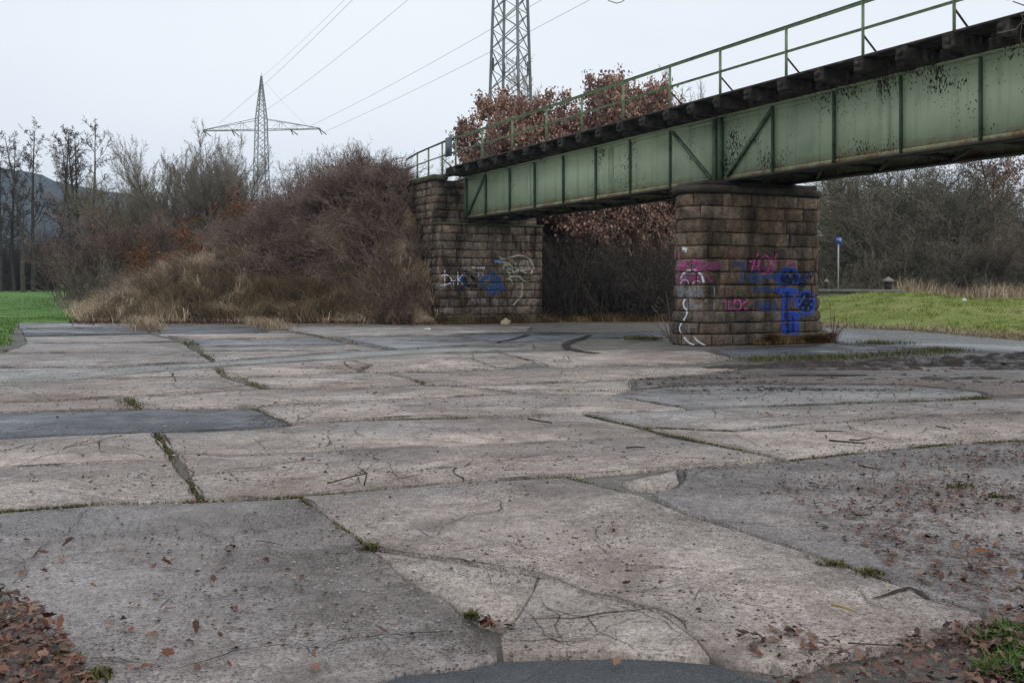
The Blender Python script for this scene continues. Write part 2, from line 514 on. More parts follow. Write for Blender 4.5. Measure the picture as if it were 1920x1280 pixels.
def mud_mat():
    M = Mat('mud', 0.5, 0.5)
    n = M.noise(5, 6, 0.7)
    M.color(M.ramp(n, [(0.3, (0.016, 0.011, 0.008)), (0.52, (0.042, 0.029, 0.021)), (0.70, (0.105, 0.075, 0.055))]))
    M.roughness(M.ramp(M.noise(2.5, 4), [(0.42, 0.30), (0.56, 0.85)]))
    M.bump(M.noise(24, 6, 0.7), 0.9, 0.05)
    return M.m
M_MUD = mud_mat()
M_WATER = simple('puddle_water', [(0.03, 0.028, 0.025), (0.04, 0.036, 0.03)], 0.06, 1, 0, 0.6)
M_CRACK = simple('crack_dirt', [(0.02, 0.016, 0.013), (0.05, 0.042, 0.032)], 0.95, 9, 0.3)

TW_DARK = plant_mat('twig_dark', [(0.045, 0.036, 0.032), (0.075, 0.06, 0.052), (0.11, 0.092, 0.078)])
TW_PURPLE = plant_mat('twig_purple', [(0.07, 0.049, 0.043), (0.185, 0.13, 0.112), (0.41, 0.32, 0.275)])
TW_RED = plant_mat('twig_redbrown', [(0.065, 0.042, 0.034), (0.175, 0.115, 0.09), (0.40, 0.30, 0.24)])
TW_OLIVE = plant_mat('twig_olive', [(0.10, 0.09, 0.055), (0.20, 0.178, 0.115), (0.32, 0.285, 0.21)])
TW_GREY = plant_mat('twig_grey', [(0.12, 0.10, 0.08), (0.22, 0.19, 0.155), (0.35, 0.31, 0.26)])
TW_BANK = plant_mat('twig_bank', [(0.06, 0.053, 0.038), (0.145, 0.128, 0.095), (0.34, 0.305, 0.245)])
TW_OLIVE_D = plant_mat('twig_olive_dark', [(0.08, 0.076, 0.04), (0.17, 0.16, 0.085), (0.32, 0.30, 0.19)])
BARK = simple('bark', [(0.035, 0.032, 0.028), (0.07, 0.064, 0.054), (0.10, 0.095, 0.078)], 0.95, 6, 0.6)
BARK_MOSS = simple('bark_mossy', [(0.06, 0.056, 0.03), (0.10, 0.093, 0.06), (0.145, 0.13, 0.095)], 0.95, 3, 0.6)
LF_OAK = plant_mat('leaf_oak_brown', [(0.15, 0.082, 0.06), (0.27, 0.15, 0.11), (0.38, 0.235, 0.18), (0.50, 0.35, 0.28)], 0.7)
LF_ORANGE = plant_mat('leaf_oak_orange', [(0.11, 0.042, 0.016), (0.18, 0.07, 0.024), (0.25, 0.105, 0.04)], 0.7)
LF_GREEN = plant_mat('leaf_ivy', [(0.022, 0.036, 0.013), (0.045, 0.065, 0.022), (0.07, 0.09, 0.03)], 0.5)
LF_LITTER = plant_mat('leaf_litter', [(0.035, 0.02, 0.015), (0.09, 0.038, 0.025), (0.15, 0.058, 0.034), (0.22, 0.13, 0.085), (0.06, 0.04, 0.032), (0.17, 0.08, 0.05)], 0.4)
LF_DARK = plant_mat('leaf_litter_wet', [(0.03, 0.018, 0.016), (0.075, 0.036, 0.028), (0.13, 0.06, 0.042), (0.20, 0.13, 0.095), (0.055, 0.035, 0.03)], 0.4)
LF_TOE = plant_mat('leaf_litter_red', [(0.06, 0.025, 0.02), (0.10, 0.045, 0.035), (0.15, 0.075, 0.055)], 0.7)
GR_DRY = plant_mat('grass_dry', [(0.20, 0.145, 0.095), (0.34, 0.255, 0.17), (0.47, 0.37, 0.26), (0.58, 0.48, 0.36)])
GR_WEED = plant_mat('grass_weed', [(0.06, 0.055, 0.025), (0.13, 0.09, 0.045), (0.22, 0.15, 0.085), (0.10, 0.10, 0.04)])
GR_STRAW = plant_mat('grass_straw', [(0.26, 0.19, 0.12), (0.44, 0.335, 0.22), (0.58, 0.465, 0.32), (0.68, 0.58, 0.44)])
GR_RUST = plant_mat('grass_rust', [(0.10, 0.055, 0.025), (0.19, 0.11, 0.045), (0.28, 0.18, 0.08), (0.16, 0.13, 0.045)])
GR_GREEN = plant_mat('grass_green', [(0.07, 0.135, 0.033), (0.11, 0.19, 0.045), (0.155, 0.235, 0.06)])
GR_TUFT = plant_mat('grass_tuft_green', [(0.035, 0.065, 0.015), (0.06, 0.105, 0.024), (0.10, 0.145, 0.04)])
GR_BANK = plant_mat('grass_bank', [(0.14, 0.19, 0.045), (0.21, 0.28, 0.065), (0.30, 0.34, 0.10), (0.40, 0.35, 0.17)])
GR_MOSS = plant_mat('grass_moss', [(0.06, 0.062, 0.022), (0.095, 0.108, 0.03), (0.15, 0.135, 0.06), (0.12, 0.09, 0.05)])

# ------------------------------------------------------------------ ground heights
def fbm(x, y, s, o=4):
    return noise.fractal(Vector((x * s, y * s, 3.7)), 1.0, 2.0, o)

def sstep(t):
    t = max(0.0, min(1.0, t))
    return t * t * (3 - 2 * t)

FIELD_E0, FIELD_E1 = Vector((-12.0, 23.3)), Vector((-20.1, 40.8))
_fe = (FIELD_E1 - FIELD_E0).normalized()
_fn = Vector((-_fe.y, _fe.x))
def z_field(x, y):
    d1 = (Vector((x, y)) - FIELD_E0).dot(_fn)
    d2 = y - 41.0 if x < -14 else -9
    d = max(d1, d2) + 0.35 * fbm(x, y, 0.9)
    z = max(-0.15, min(0.04, d * 0.22 - 0.02))
    return z + max(0.0, y - 46) * 0.0168 + (0.03 * fbm(x, y, 0.25) if d > 0.5 else 0)

def z_emb(x, y):
    a = x * U2.x + y * U2.y
    b = x * V2.x + y * V2.y
    if b < 17.4:
        z = min(5.8, 5.8 - (14.0 - b) / 1.9, (y - 40.5 + 1.1 * sstep((b - 11.5) / 3.0) + 0.5 * fbm(x, 0, 0.3)) * (1.05 + .9 * sstep((b - 11.5) / 3.0)))
        if b > 15.05 and a < 41.5:
            z = -0.3
    else:
        z = min(5.8, 5.8 - (b - 20.3) / 1.6, (a - 38.3) * 0.75)
        if b < 19.9 and a < 41.5:
            z = -0.3
    if z > -0.1:
        z += 0.22 * fbm(x, y, 0.5)
    return max(z, -0.3)

LEV = [Vector(p) for p in ((7.0, 75), (9.6, 48), (11.45, 36.2), (13.3, 33.6), (14.2, 27.6), (16.5, 19.0), (22.0, 8.0))]
def d_lev(x, y):
    p = Vector((x, y))
    best, sgn = 1e9, 1
    for q0, q1 in zip(LEV, LEV[1:]):
        e = q1 - q0
        t = max(0, min(1, (p - q0).dot(e) / e.length_squared))
        dv = p - (q0 + e * t)
        if dv.length < best:
            best = dv.length
            sgn = 1 if (e.y * dv.x - e.x * dv.y) < 0 else -1
    return best * sgn
def z_lev(x, y):
    d = d_lev(x, y) + 0.25 * fbm(x, y, 0.8)
    H = 1.08 - 0.36 * sstep((x - 19.5 - (y - 50) * 0.3) / 4.0)
    return -0.12 + 0.15 * sstep(d / 0.6) + H * sstep((d - 0.3) / 9.5) + (0.05 * fbm(x, y, 0.4) if d > 1 else 0)
# sign check: a point on the bank must be positive
if d_lev(20, 40) < 0:
    _d0 = d_lev
    def d_lev(x, y):
        return -_d0(x, y)

def grid(name, xs, ys, zf, mat, keep=None, **props):
    nx, ny = len(xs), len(ys)
    V = np.array([(x, y, zf(x, y)) for y in ys for x in xs])
    i = np.arange(nx * ny).reshape(ny, nx)
    Q = np.stack([i[:-1, :-1], i[:-1, 1:], i[1:, 1:], i[1:, :-1]], -1).reshape(-1, 4)
    if keep is not None:
        zq = V[Q][:, :, 2].max(1)
        Q = Q[zq > keep]
        used = np.unique(Q)
        remap = -np.ones(len(V), int)
        remap[used] = np.arange(len(used))
        V, Q = V[used], remap[Q]
    return mesh_obj(name, V, [Q], mat, None, True, **props)

def lin(a, b, s):
    n = max(2, int(round((b - a) / s)) + 1)
    return list(np.linspace(a, b, n))

# ------------------------------------------------------------------ the setting
gx = [-1500, -600, -250, -120] + lin(-60, 60, 6) + [120, 250, 600, 1500]
gy = [-300, -60] + lin(-20, 100, 6) + [160, 300, 600, 1500]
grid('ground', gx, gy, lambda x, y: -0.10 if y < 60 else -0.12, M_DIRT, kind='structure')
grid('field', [-1400, -700, -350, -200] + lin(-120, -16, 2) + lin(-15.5, -8, 0.5), lin(14, 60, 0.5) + lin(62, 150, 3) + [190, 260, 400, 700, 1400],
     lambda x, y: z_field(x, y) if y < 160 else 1.9 + (y - 160) * 0.002, M_TURF, keep=-0.13, kind='structure')
grid('embankment', lin(-60, 14, 0.5), lin(38, 60, 0.5) + lin(61, 140, 2.0), z_emb, M_EMB, keep=-0.2, kind='structure')
grid('grass_bank', lin(6, 30, 0.6) + lin(31, 80, 3) + [120, 300, 1400], lin(6, 56, 0.6) + lin(58, 100, 3) + [180, 400, 1400], z_lev, M_TURF_BANK, keep=-0.1, kind='structure')

# wooded hill far behind the alders
def z_hill(x, y):
    r = math.hypot((x + 600) / 400, (y - 950) / 260)
    return 128 * max(0.0, 1 - r * r) ** 0.8 + 10 * fbm(x, y, 0.012) + 5 * fbm(x, y, 0.09, 2) - 6
M_HILL = turf_mat('hill_woods', (0.03, 0.034, 0.027), (0.06, 0.06, 0.048), (0.10, 0.092, 0.07))
grid('hill', lin(-960, -80, 14), lin(690, 1215, 14), z_hill, M_HILL, kind='structure')

# ------------------------------------------------------------------ concrete yard
yard = empty('concrete_yard', (0, 0, 0), kind='structure')
def sheet(name, pts, z, mat, parent, thick=0.05, edge=0.18, jit=0.012, **props):
    """a slab from ground-plane points: top face, rough edge, skirt"""
    P = []
    n = len(pts)
    for i in range(n):
        p, q = Vector(pts[i]), Vector(pts[(i + 1) % n])
        L = (q - p).length
        k = max(1, min(60, int(L / edge)))
        nrm = Vector((-(q - p).y, (q - p).x)).normalized() if L > 0 else Vector((0, 0))
        for j in range(k):
            t = j / k
            c = p.lerp(q, t)
            if j:
                c += nrm * (jit * 1.6 * noise.noise(Vector((c.x * 1.7, c.y * 1.7, 5.0))) + rng.uniform(-jit, jit) * 0.5)
            P.append(c)
    tri = tessellate_polygon([[Vector((c.x, c.y, 0)) for c in P]])
    m = len(P)
    V = [(c.x, c.y, z) for c in P] + [(c.x, c.y, z - thick) for c in P]
    T = []
    for t in tri:
        a, b, c = P[t[0]], P[t[1]], P[t[2]]
        cr = (b - a).x * (c - a).y - (b - a).y * (c - a).x
        T.append(tuple(t) if cr > 0 else (t[0], t[2], t[1]))
    Q = [(i, (i + 1) % m, m + (i + 1) % m, m + i) for i in range(m)]
    return mesh_obj(name, V, [np.array(T), np.array(Q)], mat, parent, **props)

def sheet_px(name, px, z, mat, parent, rag=1.0, **kw):
    pts = [px_ground(x, y) for x, y in px]
    ys = sum(p[1] for p in pts) / len(pts)
    return sheet(name, pts, z, mat, parent, edge=max(0.14, ys * 0.018), jit=(0.014 + 0.0006 * ys) * rag, **kw)

M_YARD = asphalt('yard_base', (0.10, 0.09, 0.078), (0.165, 0.15, 0.132), 0.25)
sheet('yard_base', [(-14, -2), (-11.8, 22.5), (-20.5, 41.6), (-4, 42.5), (5, 44), (14, 44), (26, 20), (30, -2)], -0.022, M_YARD, yard, thick=0.06, edge=1.5, jit=0.2)

D, W, G, PALE, MU = M_SLAB, M_SLAB_WET, M_SLAB_OLD, M_SLAB_PALE, M_SLAB_MUD
SLABS = [
 (W, [(-500, 1004), (0, 963), (190, 948), (375, 944), (558, 935), (604, 963), (664, 1007), (701, 1037), (743, 1073), (785, 1106), (834, 1126), (862, 1154), (892, 1187), (930, 1224), (932, 1238), (760, 1263), (676, 1290), (600, 1420), (-500, 1420)]),
 (M_SLAB_BROWN, [(568, 933), (700, 923), (880, 907), (1060, 898), (1112, 912), (1198, 932), (1279, 967), (1506, 1039), (1688, 1104), (1836, 1156), (1850, 1182), (1750, 1200), (1560, 1233), (1490, 1262), (1440, 1252), (1345, 1240), (1310, 1203), (1240, 1151), (1095, 1112), (1012, 1079), (860, 1053), (702, 1030), (638, 984), (606, 961)]),
 (PALE, [(702, 1036), (850, 1058), (1005, 1085), (998, 1112), (968, 1160), (945, 1181), (872, 1150), (842, 1122), (790, 1104), (747, 1070)]),
 (PALE, [(1014, 1088), (1090, 1118), (1235, 1156), (1304, 1205), (1330, 1240), (1200, 1229), (1150, 1226), (945, 1232), (940, 1200), (972, 1165), (1002, 1112)]),
 (W, [(1285, 881), (1470, 869), (1640, 849), (1780, 837), (1920, 830), (2500, 795), (2700, 1420), (2000, 1420), (1930, 1205), (1845, 1150), (1692, 1100), (1512, 1034), (1288, 962), (1222, 930), (1256, 922), (1284, 905)]),
 (PALE, [(1168, 905), (1268, 883), (1272, 904), (1242, 921), (1184, 915)]),
 (D, [(-400, 850), (0, 826), (100, 821), (286, 813), (316, 863), (20, 876), (-400, 892)]),
 (M_SLAB_BROWN, [(-400, 896), (20, 879), (320, 866), (368, 939), (190, 944), (0, 957), (-400, 992)]),
 (D, [(300, 813), (450, 808), (545, 800), (575, 794), (690, 789), (880, 786), (1090, 779), (1180, 800), (1243, 819), (1100, 825), (870, 836), (600, 847), (425, 856), (328, 847)]),
 (M_SLAB_BROWN, [(334, 851), (425, 859), (600, 850), (870, 839), (1100, 828), (1250, 822), (1330, 836), (1452, 862), (1260, 877), (1060, 893), (880, 902), (700, 918), (560, 929), (384, 938)]),
 (G, [(1108, 777), (1266, 771), (1300, 770), (1440, 764), (1632, 757), (1850, 750), (2300, 735), (2300, 757), (1920, 773), (1710, 780), (1510, 794), (1375, 807), (1205, 800)]),
 (D, [(1218, 804), (1375, 810), (1510, 797), (1710, 783), (1920, 776), (2300, 761), (2300, 795), (1920, 823), (1780, 830), (1640, 842), (1488, 862), (1334, 831), (1258, 815)]),
 (M_ASPH, [(-400, 786), (0, 775), (300, 769), (470, 766), (541, 797), (450, 805), (300, 811), (100, 818), (0, 823), (-400, 845)]),
 (D, [(-400, 772), (0, 758), (232, 747), (253, 766), (0, 773), (-400, 783)]),
 (D, [(247, 746), (333, 744), (433, 735), (480, 732), (540, 731), (640, 734), (707, 730), (780, 725), (880, 728), (960, 738), (807, 747), (667, 752), (567, 757), (477, 762), (268, 767)]),
 (D, [(482, 764), (567, 759), (667, 754), (807, 749), (965, 740), (1100, 742), (1140, 743), (1285, 768), (1090, 775), (880, 782), (807, 779), (690, 785), (640, 786), (573, 790), (547, 795)]),
 (PALE, [(800, 724), (873, 724), (973, 722), (1073, 718), (1180, 714), (1183, 731), (1140, 740), (970, 737), (880, 726)]),
 (M_SLAB_BROWN, [(-400, 738), (0, 724), (123, 714), (250, 709), (415, 708), (488, 731), (433, 732), (333, 741), (250, 743), (0, 754), (-400, 768)]),
 (D, [(457, 709), (540, 707), (673, 700), (717, 701), (770, 712), (788, 721), (707, 726), (640, 730), (540, 728), (502, 729)]),
 (M_SLAB_BROWN, [(732, 700), (787, 699), (940, 694), (1033, 690), (1180, 687), (1400, 690), (1300, 703), (1185, 709), (1073, 714), (973, 718), (873, 720), (800, 720), (777, 712)]),
 (PALE, [(140, 712), (400, 690), (414, 706), (250, 707)]),
 (D, [(413, 689), (640, 674), (690, 684), (668, 697), (540, 704), (452, 706), (426, 705)]),
 (D, [(648, 674), (780, 664), (930, 662), (1000, 678), (940, 691), (787, 695), (717, 698), (678, 697), (698, 684)]),
 (D, [(942, 662), (1180, 655), (1320, 659), (1376, 673), (1300, 682), (1180, 684), (1033, 687), (1007, 679)]),
 (M_STRIP, [(-400, 705), (0, 691), (200, 690), (400, 680), (520, 671), (640, 661), (760, 654), (1000, 646), (1000, 654), (780, 662), (640, 672), (400, 687), (130, 711), (0, 721), (-400, 735)]),
 (G, [(-400, 688), (0, 665), (367, 660), (393, 677), (200, 687), (0, 689), (-400, 702)]),
 (G, [(377, 660), (633, 659), (730, 657), (640, 660), (520, 669), (404, 678)]),
 (G, [(10, 661), (50, 645), (341, 643), (363, 658)]),
 (G, [(374, 652), (660, 647), (718, 656), (633, 657), (380, 658)]),
 (M_ASPH_GREY, [(359, 637), (593, 633), (658, 645), (374, 649)]),
 (G, [(46, 632), (280, 627), (336, 640), (50, 643)]),
 (D, [(292, 627), (510, 625), (540, 624), (598, 632), (359, 636)]),
 (M_ASPH, [(38, 618), (263, 615), (283, 625), (46, 630)]),
 (M_ASPH, [(294, 613), (480, 612), (503, 623), (301, 626)]),
 (M_ASPH_GREY, [(33, 606), (270, 607), (262, 613), (36, 616)]),
 (G, [(520, 614), (700, 610), (900, 609), (1000, 612), (987, 621), (833, 627), (630, 631), (608, 632)]),
 (M_ASPH_GREY, [(636, 633), (833, 629), (928, 643), (748, 656)]),
 (M_ASPH, [(847, 628), (990, 622), (1107, 624), (1240, 622), (1245, 632), (1090, 634), (1060, 638), (940, 642)]),
 (M_ASPH, [(1332, 656), (1390, 652), (1560, 645), (1700, 655), (1720, 660), (1600, 666), (1372, 670)]),
 (M_WORN, [(1192, 733), (1300, 723), (1450, 722), (1700, 724), (1830, 736), (1850, 745), (1640, 753), (1440, 761), (1300, 767), (1152, 742)]),
 (MU, [(1190, 712), (1310, 704), (1420, 691), (1500, 687), (2300, 690), (2300, 730), (1862, 742), (1837, 734), (1700, 721), (1450, 719), (1300, 720), (1192, 731)]),
 (M_ASPH_NEW, [(680, 1292), (760, 1266), (940, 1241), (1150, 1235), (1350, 1248), (1480, 1286), (1520, 1420), (640, 1420)]),
]
SLAB_POLYS = []
for i, (m, px) in enumerate(SLABS):
    z = 0.004 + 0.0011 * ((i * 7) % 11) - (0.003 if 'asphalt' in m.name else 0)
    nm = 'asphalt_patch' if 'asphalt' in m.name else 'concrete_slab'
    sheet_px(nm, px, z, m, yard, rag=2.2 if nm == 'asphalt_patch' else 1.0)
    SLAB_POLYS.append([px_ground(x, y) for x, y in px])
sheet_px('road', [(1546, 615), (1700, 621), (1920, 641), (2300, 672), (2300, 702), (1920, 663), (1750, 655), (1570, 645)], 0.012, M_ROAD, None, kind='structure')

# cracks: dirt-filled ragged furrows over the slabs
CR = MB()
def crack(px, w0, n_sub=8, z=0.0185, mb=None):
    pts = []
    for (x0, y0), (x1, y1) in zip(px, px[1:]):
        p, q = Vector(px_ground(x0, y0)), Vector(px_ground(x1, y1))
        k = max(3, min(60, int((q - p).length / (0.03 + .006 * p.y))))
        d = Vector((-(q - p).y, (q - p).x)).normalized()
        for j in range(k):
            c = p.lerp(q, j / k)
            c += d * 0.045 * noise.noise(Vector((c.x * 2.6, c.y * 2.6, 1.0))) + d * rng.uniform(-0.012, 0.012)
            pts.append(c)
    pts.append(Vector(px_ground(*px[-1])))
    n = len(pts)
    V = []
    for i, p in enumerate(pts):
        t = (pts[min(i + 1, n - 1)] - pts[max(i - 1, 0)]).normalized()
        s = Vector((-t.y, t.x))
        w = w0 * (0.25 + 1.2 * abs(noise.noise(Vector((p.x * 1.9, p.y * 1.9, 9))))) * min(1, 0.25 + i / 4, 0.25 + (n - 1 - i) / 4)
        V += [(*(p + s * w), z), (*(p - s * w), z)]
    (mb or CR).add(V, [(2 * i, 2 * i + 1, 2 * i + 3, 2 * i + 2) for i in range(n - 1)])
for px, w in [
    ([(690, 1028), (860, 1054), (1010, 1080), (1095, 1113), (1235, 1151), (1300, 1195)], .010),
    ([(975, 1165), (1040, 1162), (1110, 1158), (1230, 1150), (1290, 1142)], .007), ([(1110, 1158), (1125, 1190), (1205, 1232)], .007),
    ([(940, 1207), (1035, 1202), (1090, 1212)], .009), ([(960, 1175), (1030, 1190), (1110, 1210)], .005),
    ([(740, 1072), (830, 1040), (950, 1020), (1000, 1060)], .004), ([(1290, 1142), (1305, 1115), (1350, 1095)], .004),
    ([(620, 1255), (560, 1215), (440, 1228), (330, 1262)], .010), ([(590, 1232), (640, 1205), (780, 1194), (880, 1186)], .011),
    ([(330, 1262), (200, 1240), (90, 1250)], .007), ([(1640, 1130), (1700, 1108), (1740, 1130), (1830, 1155)], .022),
    ([(380, 885), (480, 880), (590, 862), (700, 848)], .008), ([(325, 845), (430, 857), (520, 852)], .008),
    ([(670, 800), (668, 815), (690, 824)], .010), ([(800, 880), (850, 880), (870, 903), (900, 908)], .012),
    ([(850, 800), (870, 815), (950, 832)], .007), ([(470, 820), (500, 845), (520, 852)], .006),
    ([(1590, 797), (1595, 806), (1630, 815), (1680, 830), (1710, 836)], .012), ([(1480, 840), (1420, 838), (1370, 812)], .006),
    ([(1290, 900), (1330, 880), (1400, 876)], .005), ([(620, 1110), (720, 1105), (800, 1085)], .004),
    ([(1700, 783), (1780, 765), (1860, 768), (1920, 774)], .010), ([(330, 720), (325, 705), (318, 698)], .02),
    ([(640, 677), (655, 690), (690, 700)], .02), ([(870, 690), (905, 694), (940, 690)], .02), ([(880, 672), (930, 690), (960, 690)], .02),
    ([(970, 1050), (985, 1030), (960, 1000)], .003), ([(1120, 1240), (1160, 1205), (1150, 1180)], .004),
]:
    crack(px, w * .95)
for poly in SLAB_POLYS:
    ys = [p[1] for p in poly]; xs = [p[0] for p in poly]
    if min(ys) > 30: continue
    for _ in range(7 if min(ys) < 9 else (4 if max(ys) - min(ys) > 1.0 else 1)):
        for _try in range(20):
            x, y = rng.uniform(max(-16, min(xs)), min(16, max(xs))), rng.uniform(min(ys), max(ys))
            th = rng.uniform(0, 6.28); w_ = .0022 + .0004 * y
            path = []
            for k in range(rng.randrange(4, 11)):
                pxl = (960 + FPX * x / y, Y0 + CAMH * FPX / y)
                ins = False
                for (ax, ay), (bx, by) in zip(poly, poly[1:] + poly[:1]):
                    if (ay > y) != (by > y) and x < (bx - ax) * (y - ay) / (by - ay) + ax: ins = not ins
                if not ins: break
                path.append(pxl)
                th += rng.gauss(0, .45)
                x += math.cos(th) * .03 * y ** .9 * 1.6; y += math.sin(th) * .03 * y ** .9 * 1.6
            if len(path) > 3:
                crack(path, w_)
                if y < 16:
                    q0 = path[len(path) // 2]
                    crack([q0, (q0[0] + rng.uniform(-60, 60), q0[1] + rng.uniform(-14, 14)), (q0[0] + rng.uniform(-130, 130), q0[1] + rng.uniform(-30, 30))], w_ * .7)
                break
for poly in SLAB_POLYS:
    for (ax, ay), (bx, by) in zip(poly, poly[1:] + poly[:1]):
        pa_, pb_ = (960 + FPX * ax / ay, Y0 + CAMH * FPX / ay), (960 + FPX * bx / by, Y0 + CAMH * FPX / by)
        if max(pa_[0], pb_[0]) < -120 or min(pa_[0], pb_[0]) > 2050 or min(pa_[1], pb_[1]) > 1330: continue
        if math.hypot(ax - bx, ay - by) < .08 or min(ay, by) < 6.5: continue
        crack([pa_, pb_], .0025 + .0007 * (ay + by) / 2, z=.0172)
CR.build('crack_filling', M_CRACK, yard, kind='stuff')

# two tyre skid marks beside the pier
def ribbon(name, px, w, z, mat, parent):
    mb = MB()
    pts = [Vector(px_ground(*p)) for p in px]
    V = []
    n = len(pts)
    for i, p in enumerate(pts):
        t = (pts[min(i + 1, n - 1)] - pts[max(i - 1, 0)]).normalized()
        s = Vector((-t.y, t.x)) * w * (0.8 + 0.4 * rng.random())
        V += [(*(p + s), z), (*(p - s), z)]
    mb.add(V, [(2 * i, 2 * i + 1, 2 * i + 3, 2 * i + 2) for i in range(n - 1)])
    return mb.build(name, mat, parent)
# ------------------------------------------------------------------ masonry
stone_tris_V, stone_tris_F = [], []
def stone(pathf, s0, s1, z0, z1, proud, mat, parent, g=None):
    """one rock-faced block: pathf(s, out) -> (x, y)"""
    L, H = s1 - s0, z1 - z0
    g = rng.uniform(.003, .012)
    m = min(rng.uniform(.02, .06), L * 0.2)
    sag = [rng.uniform(-.012, .012) for _ in range(4)]
    S = [s0 + g, s0 + g + m, (s0 + s1) / 2 + rng.uniform(-.1, .1) * L, s1 - g - m, s1 - g]
    Z = [z0 + g, z0 + g + 0.04, z1 - g - 0.04, z1 - g]
    V = []
    for j, z in enumerate(Z):
        for i, s in enumerate(S):
            ss0 = s
            rim = i in (0, 4) or j in (0, 3)
            if rim:
                o = proud - 0.016 + rng.uniform(-.014, .012)
                zz, ss = z + rng.uniform(-.009, .007), s + rng.uniform(-.006, .006)
            else:
                o = proud + .022 + .05 * noise.noise(Vector((ss0 * 4.1 + z0 * 7, z * 6.3, s0))) + rng.uniform(-.014, .014)
                zz, ss = z + rng.uniform(-.012, .012), s + rng.uniform(-.015, .015)
            x, y = pathf(ss, o)
            V.append((x, y, zz))
    Q = [(j * 5 + i, j * 5 + i + 1, (j + 1) * 5 + i + 1, (j + 1) * 5 + i) for j in range(3) for i in range(4)]
    ring = [0, 1, 2, 3, 4, 9, 14, 19, 18, 17, 16, 15, 10, 5]
    for r in ring:
        i, j = r % 5, r // 5
        x, y = pathf(S[i], proud - 0.14)
        V.append((x, y, V[r][2]))
    n = len(ring)
    Q += [(ring[(k + 1) % n], ring[k], 20 + k, 20 + (k + 1) % n) for k in range(n)]
    o = mesh_obj('stone', V, [np.array(Q)], mat, parent)
    rebase(parent, o)
    k = sum(len(a) for a in stone_tris_V)
    stone_tris_V.append(V)
    for q in Q[:12]:
        stone_tris_F.append((k + q[0], k + q[1], k + q[2]))
        stone_tris_F.append((k + q[0], k + q[2], k + q[3]))
    return o

def course(pathf, s0, s1, z0, z1, proud, mat, parent, lo=0.36, hi=0.78, closed=False):
    cuts = [s0]
    while True:
        w = rng.uniform(lo, hi)
        if cuts[-1] + w > s1 - lo * 0.7:
            break
        cuts.append(cuts[-1] + w)
    cuts.append(s1)
    for p, q in zip(cuts, cuts[1:]):
        stone(pathf, p, q, z0, z1, proud + rng.uniform(-.016, .02), mat, parent)

PA0, PB0, PB1, PR = 20.83, 15.91, 18.93, 0.655
P_STR = PB1 - PB0
P_ARC = math.pi * PR
def pier_path(s, out):
    tot = 2 * P_STR + 2 * P_ARC
    s = s % tot
    r = PR + out
    if s < P_STR:
        a, b = PA0 - r, PB0 + s
    elif s < P_STR + P_ARC:
        t = (s - P_STR) / PR
        a, b = PA0 - r * math.cos(t), PB1 + r * math.sin(t)
    elif s < 2 * P_STR + P_ARC:
        a, b = PA0 + r, PB1 - (s - P_STR - P_ARC)
    else:
        t = (s - 2 * P_STR - P_ARC) / PR
        a, b = PA0 + r * math.cos(t), PB0 - r * math.sin(t)
    p = AB(a, b)
    return p.x, p.y

def lathe_band(mb, prof, n=72):
    """prof: list of (out, z); swept round the pier outline"""
    tot = 2 * P_STR + 2 * P_ARC
    V = []
    for (o, z) in prof:
        for k in range(n):
            x, y = pier_path(tot * k / n, o)
            V.append((x, y, z))
    m = len(prof)
    mb.add(V, [(j * n + k, j * n + (k + 1) % n, (j + 1) * n + (k + 1) % n, (j + 1) * n + k) for j in range(m - 1) for k in range(n)])
    return n

pc = AB(PA0, (PB0 + PB1) / 2)
pier = empty('bridge_pier', (pc.x, pc.y, 0), label='round-ended sandstone bridge pier sprayed with pink, blue and white graffiti', category='bridge pier')
mb = MB(); lathe_band(mb, [(-.045, -0.05), (-.045, 3.95)], 60)
rebase(pier, mb.build('mortar_core', M_MORTAR, pier))
tot = 2 * P_STR + 2 * P_ARC
for j in range(3):
    off = rng.uniform(0, .5)
    course(pier_path, off, off + tot, -0.02 + j * .288, -0.02 + (j + 1) * .288, 0.15 - .035 * j, M_STONE_BASE, pier, .45, .85)
for j in range(9):
    off = rng.uniform(0, .5)
    z0 = .845 + j * .333
    course(pier_path, off, off + tot, z0, z0 + .333, 0.02, M_STONE, pier, .34, 1.0)
mb = MB()
lathe_band(mb, [(-.1, 3.845), (.06, 3.85), (.10, 3.87), (.13, 3.91), (.135, 3.95), (.12, 4.0), (.07, 4.03), (-.30, 4.06), (-.64, 4.065)], 96)
rebase(pier, mb.build('cap_moulding', M_CAP, pier, True))
for b in (16.49, 18.37):
    mb = MB(); mb.bar(AB(PA0 - .56, b, 4.10), AB(PA0 + .56, b, 4.10), 1.86, .12)
    rebase(pier, mb.build('bearing_stone', M_CAP, pier))
    for da in (-.34, .34):
        mb = MB()
        mb.bar(AB(PA0 + da - .22, b, 4.13), AB(PA0 + da + .22, b, 4.13), .42, .08)
        mb.bar(AB(PA0 + da - .12, b, 4.16), AB(PA0 + da + .12, b, 4.16), .34, .06)
        rebase(pier, mb.build('bearing', M_UNDER, pier))

